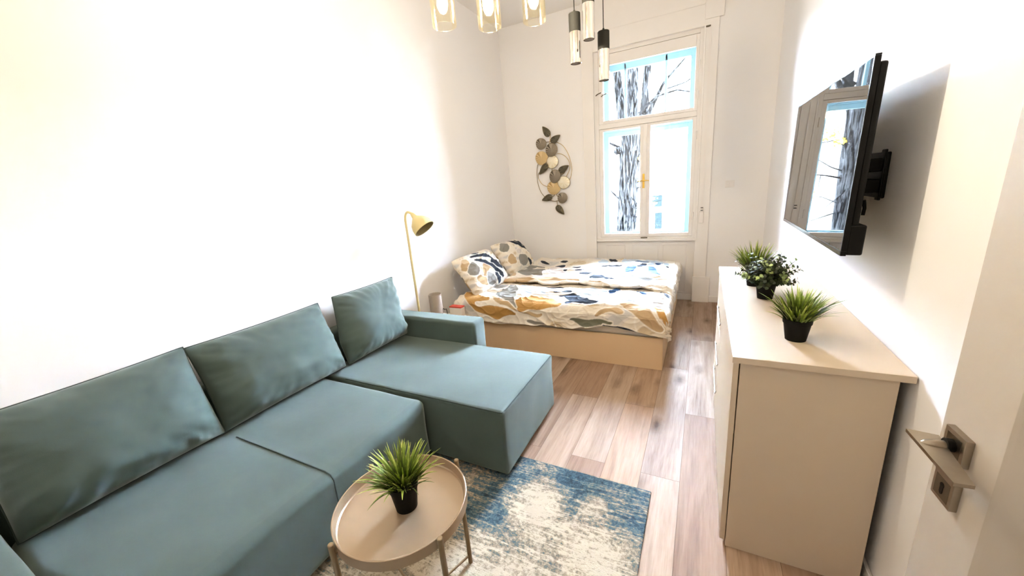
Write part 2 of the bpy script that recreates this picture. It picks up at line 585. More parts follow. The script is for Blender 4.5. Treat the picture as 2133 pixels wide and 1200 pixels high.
def trunk_tube(bm, pts, rad, n=40, sub=10, rough=.035):
    P, Rr = [], []
    for i in range(len(pts) - 1):
        for k in range(sub):
            t = k / sub
            P.append(Vector(pts[i]).lerp(Vector(pts[i + 1]), t)); Rr.append(rad[i] * (1 - t) + rad[i + 1] * t)
    P.append(Vector(pts[-1])); Rr.append(rad[-1])
    rings = tube(bm, P, Rr, n)
    for i, rg in enumerate(rings):
        for k, vv in enumerate(rg):
            a = 2 * PI * k / n
            dd = (vv.co - P[i])
            q = nz(math.cos(a) * 5, math.sin(a) * 5, P[i].z * 1.2) + .6 * nz(math.cos(a) * 14, math.sin(a) * 14, P[i].z * 2.5)
            vv.co = P[i] + dd * (1 + rough * 2.2 * q)
tree = thing('street_tree', 'thick grey bare tree trunk standing just outside the window', 'tree', (-1.62, 9, -4.5))
bm = BM()
trunk_tube(bm, [(-1.66, 9, -4.5), (-1.62, 9, -2.0), (-1.57, 9, 0.4), (-1.50, 9, 1.8), (-1.48, 9, 2.55)], [.32, .25, .215, .215, .23])
trunk_tube(bm, [(-1.45, 9, 2.35), (-1.44, 9, 2.9), (-1.44, 9.05, 3.7), (-1.5, 9.1, 5.4)], [.17, .125, .115, .08], 24)
lathe(bm, [(0, -.09), (.07, -.05), (.095, 0), (.07, .06), (0, .08)], 16, (-1.74, 8.93, 2.14), (-.8, -.4, .4))
part('trunk', bm, M_bark, tree)
for pts, rad in (
        ([(-1.56, 9, 2.3), (-1.66, 9, 2.8), (-1.76, 9, 3.75), (-1.95, 9, 5.2)], [.13, .10, .085, .05]),
        ([(-1.36, 9, 2.45), (-1.22, 9.1, 2.85), (-1.16, 9.15, 3.7), (-1.12, 9.3, 5.3)], [.12, .085, .075, .05]),
        ([(-1.2, 9.05, 2.6), (-1.02, 9.0, 3.0), (-.80, 8.9, 3.35), (-.3, 8.8, 3.8)], [.06, .045, .03, .012]),
        ([(-1.3, 9.05, 2.85), (-.95, 8.9, 3.1), (-.55, 8.7, 3.12), (.1, 8.6, 2.9)], [.04, .026, .018, .008]),
        ([(-.8, 8.9, 3.2), (-.4, 8.8, 3.25), (.2, 8.7, 3.6)], [.022, .016, .008]),
        ([(-1.62, 8.9, 1.0), (-1.9, 8.7, 1.35), (-2.1, 8.6, 1.4)], [.03, .015, .006]),
        ([(-1.7, 8.95, 2.2), (-2.05, 8.8, 2.4), (-2.5, 8.7, 2.9)], [.03, .02, .008]),
        ([(-1.45, 8.85, 1.15), (-1.3, 8.7, 1.0), (-1.1, 8.6, .8)], [.02, .012, .006])):
    bm = BM(); trunk_tube(bm, pts, rad, 12, 6, .03); part('branch', bm, M_bark, tree)
random.seed(11)
lv = BM()
for pts, rad in (
        ([(-1.36, 8.95, 1.42), (-1.15, 8.85, 1.50), (-.9, 8.8, 1.66), (-.66, 8.75, 1.68)], [.016, .011, .007, .004]),
        ([(-1.36, 8.95, 1.30), (-1.1, 8.85, 1.36), (-.8, 8.8, 1.40), (-.55, 8.75, 1.38)], [.018, .012, .008, .004]),
        ([(-1.02, 8.85, 1.36), (-1.0, 8.8, 1.22), (-1.02, 8.78, 1.08)], [.011, .008, .004]),
        ([(-1.38, 8.95, .70), (-1.15, 8.85, .62), (-.9, 8.8, .52), (-.75, 8.8, .38)], [.014, .010, .006, .003]),
        ([(-1.38, 8.95, .85), (-1.1, 8.85, .98), (-.8, 8.8, 1.02)], [.012, .008, .003]),
        ([(-1.32, 8.95, 1.85), (-1.1, 8.85, 1.95), (-.8, 8.8, 1.90), (-.6, 8.75, 1.98)], [.014, .010, .006, .003])):
    bm = BM(); trunk_tube(bm, pts, rad, 8, 5, .02); part('branch', bm, M_bark, tree)
for cx, cz, n in ((-.95, 1.98, 12), (-1.12, 2.08, 16), (-1.2, 1.9, 12), (-.78, 1.97, 9), (-1.0, 1.10, 5), (-.9, .98, 4), (-.85, 1.66, 6)):
    for j in range(n):
        p = Vector((cx + random.gauss(0, .055), 8.82 + random.uniform(-.08, .08), cz + random.gauss(0, .05)))
        a = Vector((random.uniform(-1, 1), random.uniform(-.5, .5), random.uniform(-1, 1))).normalized() * .034
        c = Vector((-a.z, random.uniform(-.015, .015), a.x)) * .7
        lv.faces.new([lv.verts.new(p + q) for q in (a, c * .8, -a * .9, -c * .8)])
lo = part('leaves', lv, M_yellow, tree, smooth=False); lo['label'] = 'a few yellow autumn leaves'

# ------------------------------------------------------------------ sofa
SX = -2.45
sofa = thing('sofa', 'long teal velvet corner sofa with a chaise end along the left wall', 'sofa', (-1.9, 1.1, 0))
def seat_disp(p, n):
    q = p.copy()
    t = max(0, (p.z - .1) / .32)
    if n.z > .5:
        q.z += .006 * nz(p.x * 5, p.y * 5) - .004 * math.exp(-((p.y - .822) / .03) ** 2)
    if n.x > .5:
        q.x += .006 * nz(p.y * 4, p.z * 6) + .012 * (t - .5) - .003 * math.exp(-((p.y - .822) / .03) ** 2)
    return q
bm = BM(); soft_box(bm, -2.28, -1.375, 0.102, 1.45, 0.045, 0.425, .045, 5, (20, 44, 8), seat_disp); part('seat', bm, M_velvet, sofa)
sm = BM()
pts = [(-2.1, .822, .4225), (-1.42, .822, .4245), (-1.388, .822, .416), (-1.372, .822, .395), (-1.376, .822, .25), (-1.384, .822, .06)]
tube(sm, pts, .003, 8); s = part('seam', sm, M_piping, sofa); s['label'] = 'dark seam piping between the seat sections'
def chaise_disp(p, n):
    q = p.copy()
    if n.z > .5:
        q.z += .005 * nz(p.x * 4, p.y * 4 + 7) + .006 * math.exp(-((p.x + 1.5) / .5) ** 2 - ((p.y - 1.83) / .25) ** 2)
    if n.y < -.5:
        q.y += .004 * nz(p.x * 5, p.z * 5) + .010 * (.25 - p.z)
    if n.x > .5:
        q.x += .005 * nz(p.y * 5, p.z * 5) - .01 * (.25 - p.z)
    return q
bm = BM(); soft_box(bm, -2.28, -0.878, 1.462, 2.196, 0.035, 0.428, .02, 4, (36, 20, 10), chaise_disp); part('chaise', bm, M_velvet, sofa)
sm = BM()
tube(sm, [(-2.05, 1.466, .424), (-1.4, 1.464, .426), (-.905, 1.464, .425), (-.886, 1.47, .424), (-.881, 1.5, .424), (-.881, 2.17, .424)], .0028, 8); part('seam', sm, M_piping, sofa)
for y0, y1, x1 in ((-0.12, 0.098, -1.48), (2.203, 2.372, -1.50)):
    bm = BM(); soft_box(bm, SX, x1, y0, y1, 0.045, 0.588, .03, 5, (22, 6, 10), lambda p, n: p + n * (.004 * nz(p.x * 5, p.y * 5, p.z * 5)))
    part('armrest', bm, M_velvet, sofa)
bm = BM(); soft_box(bm, SX, -2.335, 0.1, 2.2, 0.045, 0.66, .03, 4, (3, 30, 8)); part('backrest', bm, M_velvet, sofa)
for x, y in ((-1.46, 0.2), (-1.46, 1.40), (-2.2, .2), (-2.2, 2.1), (-1.0, 1.55)):
    bm = BM(); cyl(bm, (x, y, .0135 if x > -1.7 and y < 1.6 else 0.001), (x, y, .06), .025, n=18); part('leg', bm, M_dkfeet, sofa)
for x, y in ((-.98, 2.1), (-1.6, 2.3)):
    bm = BM(); cyl(bm, (x, y, .001), (x, y, .06), .025, n=18); part('leg', bm, M_dkfeet, sofa)

def cushion(label, y0, y1, zb, zt, xb, xt, bulge, roll=0.0, seed=0, top_skew=0.0):
    """loose back cushion: nearly flat back, full front, piped seam round the back edge"""
    c = thing('back_cushion', label, 'cushion', (xb, (y0 + y1) / 2, zb), group='loose back cushions of the teal sofa')
    W, H = (y1 - y0) / 2, math.hypot(zt - zb, xt - xb) / 2
    ctr = Vector(((xb + xt) / 2, (y0 + y1) / 2, (zb + zt) / 2))
    V = Vector((xt - xb, 0, zt - zb)).normalized()
    U = Vector((0, 1, 0))
    Nn = Vector((V.z, 0, -V.x))          # towards the room
    NU, NV = 80, 60
    def edge(u, v):
        # plan outline: a little pinched along the sides, pointed corners
        su = 1 - .045 * (1 - v * v) * .6
        sv = 1 - .05 * (1 - u * u) * .6
        return u * su, v * sv
    def P(u, v, front):
        a, b = edge(u, v)
        g = max(0.0, (1 - abs(u) ** 3.2)) * max(0.0, (1 - abs(v) ** 3.4))
        t = g ** .60
        wr = .012 * nz(u * 2.2 + seed, v * 2.2) + .006 * nz(u * 5 + seed, v * 5)
        rim = (1 - g) * min(1, g * 6)
        ang = math.atan2(v, u)
        crn = (abs(u) * abs(v)) ** 2
        wr *= (0.7 if seed > 9 else 1.0)
        wr += rim * (.016 * nz(ang * 7 + seed * 3, 0) + .026 * crn * nz(ang * 14 + seed, 1.7))
        # pleats coming off the lower and side edges
        wr += .018 * max(0, abs(u) - .5) * rim * nz(v * 9 + seed, u * 2.5, 3.1)
        wr += .022 * max(0, -v - .4) * rim * nz(u * 10 + seed, v * 3, 8.2)
        n = (bulge * t * (1 + .25 * (-v)) + wr * min(1, t * 3)) if front else -.045 * t
        p = ctr + U * (a * W + top_skew * max(0, v + .35) / 1.35) + V * (b * H) + Nn * n
        if front and v < 0:
            p += V * (-.0 * t)
        p.z = max(p.z, zb - .002) if not front else max(p.z, zb + .001)
        return p
    bm = BM()
    F = [[None] * (NV + 1) for _ in range(NU + 1)]
    B = [[None] * (NV + 1) for _ in range(NU + 1)]
    for i in range(NU + 1):
        for j in range(NV + 1):
            u = math.sin(PI / 2 * (2 * i / NU - 1)); v = math.sin(PI / 2 * (2 * j / NV - 1))
            F[i][j] = bm.verts.new(P(u, v, True))
            B[i][j] = F[i][j] if i in (0, NU) or j in (0, NV) else bm.verts.new(P(u, v, False))
    for i in range(NU):
        for j in range(NV):
            bm.faces.new((F[i][j], F[i + 1][j], F[i + 1][j + 1], F[i][j + 1]))
            try:
                bm.faces.new((B[i][j], B[i][j + 1], B[i + 1][j + 1], B[i + 1][j]))
            except ValueError:
                pass
    part('cover', bm, M_velvet, c, angle=80)
    loop = [P(-1 + 2 * i / 40, 1, True) for i in range(41)] + [P(1, 1 - 2 * i / 30, True) for i in range(1, 31)] + \
           [P(1 - 2 * i / 40, -1, True) for i in range(1, 41)] + [P(-1, -1 + 2 * i / 30, True) for i in range(1, 30)]
    pm = BM(); tube(pm, loop + [loop[0]], .0042, 7, caps=False); p = part('piping', pm, M_piping, c); p['label'] = 'dark piped seam'
    return c
cushion('teal velvet back cushion nearest the camera, beside the near armrest', .125, .812, .438, .90, -2.18, -2.34, .165, seed=1)
cushion('teal velvet middle back cushion between the two others on the sofa', .815, 1.585, .438, .89, -2.18, -2.34, .16, seed=5.5)
cushion('teal velvet back cushion farthest from the camera, next to the floor lamp', 1.595, 2.19, .445, .90, -2.16, -2.33, .155, seed=9.2, top_skew=.10)

# ------------------------------------------------------------------ rug
def make_rug():
    t = NT('distressed_rug')
    v = t.coord()
    big = t.noise(v, 2.6, 8, 0.68, 0.7)
    mid = t.noise(v, 9, 6, 0.7, 0.6)
    weave = t.noise(t.coord(scale=(1, 3.2, 1)), 75, 4, 0.7)
    speck = t.noise(v, 60, 5, 0.8)
    def blob(cx, cy, rx, ry, rot=0.0):
        vv = t.coord(loc=(0, 0, 0))
        s = t.n('ShaderNodeVectorMath', operation='SUBTRACT'); t.l(vv, s.inputs[0]); s.inputs[1].default_value = (cx, cy, 0)
        m = t.n('ShaderNodeMapping', vector_type='TEXTURE'); m.inputs['Scale'].default_value = (rx, ry, 1); m.inputs['Rotation'].default_value = (0, 0, rot)
        t.l(s.outputs[0], m.inputs['Vector'])
        ln = t.n('ShaderNodeVectorMath', operation='LENGTH'); t.l(m.outputs[0], ln.inputs[0])
        return t.math('SUBTRACT', 1.0, ln.outputs['Value'], True)
    b1 = blob(-.66, 1.36, .20, .21, .3)
    b2 = blob(-.40, 1.20, .34, .25, .2)
    b3 = blob(-.80, .95, .75, .24, .15)
    b4 = blob(-.43, 1.46, .09, .08, .5)
    b5 = blob(-1.15, 1.38, .22, .16, .6)
    b6 = blob(-1.2, .7, .5, .35)
    allb = t.math('MAXIMUM', t.math('MAXIMUM', t.math('MAXIMUM', b1, b2), t.math('MAXIMUM', b3, b4)), t.math('MAXIMUM', t.math('MULTIPLY', b5, .6), b6))
    # scratched pale lines running diagonally
    dg = t.noise(t.coord(scale=(1.0, 9.0, 1), rot=(0, 0, R(-48))), 2.2, 5, 0.6, 0.4)
    ln = t.math('SUBTRACT', 1.0, t.math('MULTIPLY', t.math('ABSOLUTE', t.math('SUBTRACT', dg, 0.5)), 26), True)
    f = t.math('ADD', t.math('MULTIPLY', t.math('POWER', allb, 0.6), 0.28), t.math('MULTIPLY', big, 0.50))
    f = t.math('ADD', f, t.math('MULTIPLY', mid, 0.38))
    f = t.math('ADD', f, t.math('MULTIPLY', weave, 0.22))
    f = t.math('ADD', f, t.math('MULTIPLY', speck, 0.80))
    f = t.math('ADD', f, t.math('MULTIPLY', ln, 0.16))
    f = t.math('MULTIPLY', f, 0.75)
    c = t.ramp(f, [(0.56, lin('16212A')), (0.68, lin('334B57')), (0.76, lin('4F6973')), (0.80, lin('7A7566')), (0.85, lin('9A8B76')), (0.93, lin('C2B49E'))])
    t.l(c, t.p.inputs['Base Color'])
    t.set(Roughness=0.95)
    t.bump(t.math('ADD', weave, speck), 0.5, 0.006)
    return t.m
bm = BM(); box(bm, -1.78, -0.168, -.10, 1.657, 0.001, 0.012, 0.004)
rug = obj('area_rug', bm, make_rug())
tag(rug, 'blue and cream distressed woven rug under the round coffee table', 'rug')

# ------------------------------------------------------------------ coffee table
TX, TY, TZ = -0.902, 0.757, 0.525
tab = thing('coffee_table', 'round beige metal tray table on thin rod legs standing on the rug', 'table', (TX, TY, 0.012))
bm = BM()
lathe(bm, [(0, .488), (.214, .488), (.2185, .492), (.222, .520), (.2235, .5245), (.2265, .5255), (.2285, .524), (.2285, .486), (.2255, .483), (0, .483)], 96, (TX, TY, 0))
part('tray', bm, M_table, tab, angle=30)
LA = [R(a) for a in (-109, -19, 71, 161)]
for a in LA:
    dx, dy = math.cos(a), math.sin(a)
    bm = BM()
    tube(bm, [(TX + dx * .2405, TY + dy * .2405, .0125), (TX + dx * .2405, TY + dy * .2405, .530)], .0092, 16)
    lathe(bm, [(.0092, 0), (.0092, .003), (.007, .0055), (0, .006)], 16, (TX + dx * .2405, TY + dy * .2405, .530))
    cyl(bm, (TX + dx * .225, TY + dy * .225, .497), (TX + dx * .2405, TY + dy * .2405, .497), .006, n=10)
    part('leg', bm, M_tableleg, tab)
for i in (0, 1):
    a = LA[i]
    dx, dy = math.cos(a), math.sin(a)
    z = .052 + i * .0
    bm = BM(); cyl(bm, (TX + dx * .235, TY + dy * .235, z + i * .010), (TX - dx * .235, TY - dy * .235, z + i * .010), .0048, n=10)
    part('cross_bar', bm, M_tableleg, tab)

# ------------------------------------------------------------------ potted plants
def make_leaf(name, dark, mid, light, attr='tone'):
    t = NT(name)
    at = t.n('ShaderNodeAttribute', attribute_name=attr)
    sep = t.n('ShaderNodeSeparateColor'); t.l(at.outputs['Color'], sep.inputs[0])
    t.l(t.ramp(sep.outputs[0], [(0.0, lin(dark)), (0.5, lin(mid)), (1.0, lin(light))]), t.p.inputs['Base Color'])
    t.set(Roughness=0.5)
    return t.m
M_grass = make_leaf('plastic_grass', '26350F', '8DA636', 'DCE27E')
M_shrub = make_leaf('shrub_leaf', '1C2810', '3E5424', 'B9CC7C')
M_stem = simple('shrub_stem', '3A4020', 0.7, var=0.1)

def pot(c, x, y, z, rb, rt, h):
    bm = BM()
    lathe(bm, [(0, .002), (rb * .92, .002), (rb, .0), (rb * 1.01, .004), (rt * .95, h * .80), (rt, h * .80), (rt * 1.03, h), (rt * .97, h + .001), (rt * .93, h * .84), (0, h * .82)], 40, (x, y, z))
    part('pot', bm, M_pot, c, angle=30)
    bm = BM(); lathe(bm, [(rt * .935, h * .86), (rt * .5, h * .90), (0, h * .91)], 24, (x, y, z)); part('soil', bm, M_soil, c)

def grass(c, x, y, z, r0, nblade, hmin, hmax, spread, seed, wide=.0045, extra=()):
    rnd = random.Random(seed)
    bm = BM()
    lay = bm.loops.layers.color.new('tone')
    def blade(px, py, az, lean, ln, curl, w, tone):
        seg = 7
        d = Vector((math.cos(az), math.sin(az), 0))
        side = Vector((-d.y, d.x, 0))
        side = (side + d * rnd.uniform(-.6, .6)).normalized()
        p = Vector((px, py, z)); th = lean
        prev = None
        for k in range(seg + 1):
            t = k / seg
            ww = w * (1 - t ** 2.2) * (.75 + .5 * t) + .0003
            a = bm.verts.new(p - side * ww); b = bm.verts.new(p + side * ww)
            mid = bm.verts.new(p + Vector((0, 0, -.35 * ww)) - d * .3 * ww)
            if prev:
                for q in ((prev[0], prev[1], mid, a), (prev[1], prev[2], b, mid)):
                    f = bm.faces.new(q)
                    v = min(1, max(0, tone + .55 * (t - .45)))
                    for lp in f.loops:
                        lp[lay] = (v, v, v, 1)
            prev = (a, mid, b)
            p = p + (d * math.sin(th) + Vector((0, 0, 1)) * math.cos(th)) * (ln / seg)
            th += curl / seg
    for i in range(nblade):
        rr = r0 * math.sqrt(rnd.random()); a = rnd.uniform(0, 2 * PI)
        az = a + rnd.uniform(-.5, .5)
        q = rr / r0
        lean = q * spread * rnd.uniform(.5, 1.15) + rnd.uniform(0, .08)
        ln = rnd.uniform(hmin, hmax) * (1 - .12 * q)
        blade(x + rr * math.cos(a), y + rr * math.sin(a), az, lean, ln, rnd.uniform(.1, .75) * (.4 + q), wide * rnd.uniform(.7, 1.15), rnd.uniform(.12, .72))
    for az, lean, ln, curl in extra:
        blade(x + r0 * .8 * math.cos(az), y + r0 * .8 * math.sin(az), az, lean, ln, curl, wide * .8, .35)
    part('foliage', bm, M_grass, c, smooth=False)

def shrub(c, x, y, z, seed):
    rnd = random.Random(seed)
    st = BM(); lf = BM()
    lay = lf.loops.layers.color.new('tone')
    def leaf(p, d, up, L, w, tone):
        d = d.normalized(); s = d.cross(up).normalized(); n = s.cross(d).normalized()
        rows = []
        for t, ww, lift in ((0, .10, 0), (.25, .75, .02), (.55, 1.0, .0), (.82, .72, -.06), (1.0, .12, -.16)):
            q = p + d * (L * t) + n * (lift * L)
            rows.append((lf.verts.new(q - s * w * ww + n * .12 * w * ww), lf.verts.new(q), lf.verts.new(q + s * w * ww + n * .12 * w * ww)))
        for a, b in zip(rows, rows[1:]):
            for k in (0, 1):
                f = lf.faces.new((a[k], a[k + 1], b[k + 1], b[k]))
                for lp in f.loops:
                    lp[lay] = (tone, tone, tone, 1)
    for i in range(105):
        az = rnd.uniform(0, 2 * PI); lean = rnd.uniform(.05, 1.45); ln = rnd.uniform(.10, .175) * (1.0 if lean < .9 else .82)
        d = Vector((math.cos(az), math.sin(az), 0))
        p = Vector((x, y, z)) + d * rnd.uniform(.0, .032)
        th = lean * .8
        pts = [p.copy()]; dirs = []
        for k in range(7):
            u = d * math.sin(th) + Vector((0, 0, 1)) * math.cos(th)
            p = p + u * ln / 7; th += rnd.uniform(-.02, .10)
            pts.append(p.copy()); dirs.append(u)
        tube(st, pts, [.0016] * 7 + [.0008], 5)
        tip = rnd.random() < .35
        for k in range(2, 8):
            u = dirs[min(k - 1, 6)]
            a0 = rnd.uniform(0, PI)
            for q in (0, PI):
                s = u.cross(Vector((.3, .2, 1))).normalized(); t2 = u.cross(s)
                o = s * math.cos(a0 + q) + t2 * math.sin(a0 + q)
                dd = o * 1.0 + u * rnd.uniform(.3, .8)
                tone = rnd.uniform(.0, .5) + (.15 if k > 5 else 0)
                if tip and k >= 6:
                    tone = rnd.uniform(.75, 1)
                leaf(pts[k], dd, u, rnd.uniform(.013, .021), rnd.uniform(.0062, .0095), tone)
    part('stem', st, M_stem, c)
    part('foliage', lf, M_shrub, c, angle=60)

g1 = thing('potted_grass', 'tufted green grass plant in a black pot on the round coffee table', 'plant', (-.893, .768, .4885))
pot(g1, -.893, .768, .4885, .037, .050, .104)
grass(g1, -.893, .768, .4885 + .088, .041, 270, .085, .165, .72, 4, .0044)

CZ0 = .8905
g2 = thing('potted_grass', 'grass plant in a black pot at the near end of the sideboard', 'plant', (.346, 1.685, CZ0))
pot(g2, .346, 1.685, CZ0, .034, .047, .086)
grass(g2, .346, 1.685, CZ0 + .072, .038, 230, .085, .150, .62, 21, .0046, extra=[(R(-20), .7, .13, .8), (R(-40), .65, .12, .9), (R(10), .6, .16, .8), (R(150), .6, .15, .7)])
sh = thing('potted_shrub', 'bushy dark green leafy plant in a black pot on the sideboard', 'plant', (.309, 2.232, CZ0))
pot(sh, .309, 2.232, CZ0, .034, .046, .086)
shrub(sh, .309, 2.232, CZ0 + .068, 5)
g3 = thing('potted_grass', 'grass plant half hidden behind the leafy shrub on the sideboard', 'plant', (.283, 2.48, CZ0))
pot(g3, .283, 2.48, CZ0, .034, .047, .086)
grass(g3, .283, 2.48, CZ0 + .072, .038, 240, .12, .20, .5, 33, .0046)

# ------------------------------------------------------------------ sideboard
sb = thing('sideboard', 'beige laminate sideboard with drawers along the right wall', 'sideboard', (.36, 2.2, 0))
Y0, Y1 = 1.478, 2.955
bm = BM(); box(bm, .122, .613, Y0 - .022, Y1 + .015, .866, .890, .0015); part('top', bm, M_cream, sb)
bm = BM(); box(bm, .150, .585, Y0, Y0 + .018, .001, .866, .001); part('side_panel', bm, M_cream, sb)
bm = BM(); box(bm, .150, .585, Y1 - .018, Y1, .001, .866, .001); part('side_panel', bm, M_cream, sb)
bm = BM(); box(bm, .575, .583, Y0 + .018, Y1 - .018, .03, .866); part('back_panel', bm, M_black, sb)
bm = BM(); box(bm, .155, .575, Y0 + .018, Y1 - .018, .05, .068); part('bottom_panel', bm, M_cream, sb)
bm = BM(); box(bm, .156, .574, 2.205, 2.223, .068, .866); part('divider', bm, M_cream, sb)
bm = BM(); box(bm, .175, .19, Y0 + .018, Y1 - .018, .001, .05); part('plinth', bm, M_cream, sb)
def pull(parent, y0, y1, z):
    bm = BM(); box(bm, .1165, .1225, y0, y1, z - .006, z + .006, .002)
    for y in (y0 + .02, y1 - .02):
        box(bm, .122, .128, y - .005, y + .005, z - .005, z + .005)
    p = part('pull', bm, M_steel, parent); p['label'] = 'slim steel bar pull'
for y0, y1 in ((Y0 - .004, 1.842), (1.845, 2.211)):
    bm = BM(); box(bm, .127, .146, y0, y1, .038, .858, .0012); d = part('door', bm, M_cream, sb)
for z0, z1, hz, hy0, hy1 in ((.584, .858, .668, 2.36, 2.74), (.312, .580, .408, 2.40, 2.70), (.038, .308, .219, 2.36, 2.70)):
    bm = BM(); box(bm, .127, .146, 2.215, Y1 - .002, z0, z1, .0012); d = part('drawer', bm, M_cream, sb)
    pull(d, 2.37, 2.73, hz)

# ------------------------------------------------------------------ television and its bracket
def make_screen():
    t = NT('glossy_screen')
    v = t.coord()
    t.l(t.ramp(t.noise(v, 3, 2), [(0.3, lin('08090B')), (0.7, lin('0B0C0E'))]), t.p.inputs['Base Color'])
    t.set(Roughness=0.015)
    t.p.inputs['IOR'].default_value = 2.3
    return t.m
M_screen = make_screen()
M_gloss = simple('gloss_black_bezel', '08080A', 0.12, var=0.1, IOR=1.9)
TVX = .440
tv = thing('television', 'flat black television mounted over the sideboard, its screen mirroring the window', 'television', (TVX, 2.19, 1.54))
tilt = Matrix.Rotation(R(1.2), 4, 'Y')
def tvpart(name, bm, m, **kw):
    xform(bm, tilt)
    return part(name, bm, m, tv, local=True, **kw)
HW, HH = .545, .312
bm = BM(); box(bm, 0, .012, -HW + .006, HW - .006, -HH + .016, HH - .006, .001); s = tvpart('screen', bm, M_screen); s['label'] = 'glossy dark screen'
bm = BM()
for a in ((-HW, HW, HH - .006, HH), (-HW, HW, -HH, -HH + .016), (-HW, -HW + .006, -HH + .016, HH - .006), (HW - .006, HW, -HH + .016, HH - .006)):
    box(bm, .0003, .016, a[0], a[1], a[2], a[3], .0012)
tvpart('bezel', bm, M_black)
bm = BM(); box(bm, -.0012, .0006, -HW + .002, HW - .002, -HH + .001, -HH + .0155, .0004); tvpart('bottom_strip', bm, M_gloss)
bm = BM()
box(bm, .016, .040, -HW + .012, HW - .012, -HH + .03, HH - .02, .008, 3)
tvpart('back_shell', bm, M_black)
bm = BM()
box(bm, .014, .060, -HW + .004, HW - .004, -HH + .002, -HH + .105, .006, 3)
b = tvpart('speaker_housing', bm, M_black)
bm = BM()
vb = box(bm, .039, .055, -.36, .36, -.2, .16, .012, 3)
tvpart('back_cover', bm, M_black)
mt = thing('tv_bracket', 'black steel wall bracket between the television and the wall', 'wall bracket', (.56, 1.98, 1.50))
bm = BM(); box(bm, XR - .014, XR - .0005, 1.94, 2.36, 1.395, 1.565, .004); part('wall_plate', bm, M_black, mt)
bm = BM(); box(bm, XR - .020, XR - .013, 1.935, 1.975, 1.388, 1.575, .003); part('end_flange', bm, M_black, mt)
for z in (1.415, 1.495):
    bm = BM(); box(bm, .520, XR - .012, 1.95, 2.13, z, z + .052, .008); part('swing_arm', bm, M_black, mt)
bm = BM(); cyl(bm, (.552, 2.11, 1.405), (.552, 2.11, 1.56), .014, n=18); part('pivot', bm, M_black, mt)
bm = BM(); box(bm, .506, .522, 1.86, 2.30, 1.375, 1.61, .004); part('mounting_plate', bm, M_black, mt)
bm = BM(); tube(bm, [(.53, 1.84, 1.40), (.535, 1.84, 1.37), (.533, 1.84, 1.345)], .006, 8); part('release_cord', bm, M_black, mt)

# ------------------------------------------------------------------ door with lever handle
DW, DT, DH = .93, .042, 2.08
dr = thing('door_1', 'open cream panelled room door at the right edge', 'door', (.471, -.035, .008), rotz=R(3.0), kind='structure')
def dpart(name, bm, m, par=None, **kw):
    return part(name, bm, m, par or dr, local=True, **kw)
bm = BM()
ST = .140
for a in ((0, ST, 0, DH), (DW - ST, DW, 0, DH), (ST, DW - ST, 0, .24), (ST, DW - ST, DH - .14, DH)):
    box(bm, 0, DT, a[0], a[1], a[2], a[3], .0015)
dpart('leaf_frame', bm, M_door)
bm = BM()
y0, y1, z0, z1, w = ST, DW - ST, .24, DH - .14, .042
def bev_frame(bm, y0, y1, z0, z1, w, xa, xb):
    o = [bm.verts.new((xa, y, z)) for y, z in ((y0, z0), (y1, z0), (y1, z1), (y0, z1))]
    i = [bm.verts.new((xb, y, z)) for y, z in ((y0 + w, z0 + w), (y1 - w, z0 + w), (y1 - w, z1 - w), (y0 + w, z1 - w))]
    for k in range(4):
        bm.faces.new((o[k], o[(k + 1) % 4], i[(k + 1) % 4], i[k]))
bev_frame(bm, y0, y1, z0, z1, w * .15, .0, .004)
bev_frame(bm, y0 + w * .15, y1 - w * .15, z0 + w * .15, z1 - w * .15, w * .85, .004, .030)
dpart('moulding', bm, M_door, smooth=False)
bm = BM()
w2 = w + .005
box(bm, .031, DT - .004, y0 + .002, y1 - .002, z0 + .002, z1 - .002)
bev_frame(bm, y0 + w2, y1 - w2, z0 + w2, z1 - w2, .010, .031, .020)
q = w2 + .010
bm.faces.new([bm.verts.new((.020, y, z)) for y, z in ((y0 + q, z0 + q), (y1 - q, z0 + q), (y1 - q, z1 - q), (y0 + q, z1 - q))])
dpart('panel', bm, M_door, smooth=False)
HY, HZ = .872, 1.040
bm = BM()
box(bm, -.0115, 0, HY - .027, HY + .027, HZ - .027, HZ + .027, .0012)
ros = dpart('rosette', bm, M_steel)
bm = BM(); box(bm, -.0119, -.0112, HY - .019, HY + .019, HZ - .019, HZ + .019, .0002); part('inlay', bm, M_steeld, ros, local=True)
bm = BM()
box(bm, -.0115, 0, HY - .027, HY + .027, .922, .976, .0012)
ks = dpart('key_plate', bm, M_steel)
bm = BM(); box(bm, -.0117, -.0112, HY - .020, HY + .020, .929, .969, .0002); part('inlay', bm, M_steeld, ks, local=True)
bm = BM()
for z, r_ in ((.955, .0055), (.940, .0036)):
    lathe(bm, [(0, -.0005), (r_, -.0005), (r_, .0004), (0, .0004)], 18, (-.0118, HY, z), (-1, 0, 0))
box(bm, -.0124, -.0114, HY - .0042, HY + .0042, .940, .955)
part('keyhole', bm, M_black, ks, local=True)
bm = BM()
cyl(bm, (-.0115, HY, HZ), (-.022, HY, HZ), .0115, n=24)
dpart('collar', bm, M_black)
bm = BM()
tube(bm, [(-.021, HY, HZ - .0035), (-.036, HY, HZ - .0035), (-.047, HY, HZ - .0040), (-.054, HY, HZ - .0045)], [.0095, .0095, .0075, .003], 24)
pl = [(-.058, HY + .038), (-.016, HY + .030), (-.034, HY - .104), (-.059, HY - .105)]
vv = []
for z in (HZ - .0075, HZ - .001):
    vv.append([bm.verts.new((x, y, z)) for x, y in pl])
bm.faces.new(vv[0]); bm.faces.new(vv[1])
for k in range(4):
    bm.faces.new((vv[0][k], vv[0][(k + 1) % 4], vv[1][(k + 1) % 4], vv[1][k]))
lv_ = dpart('lever', bm, M_steel); lv_['label'] = 'flat brushed steel lever'
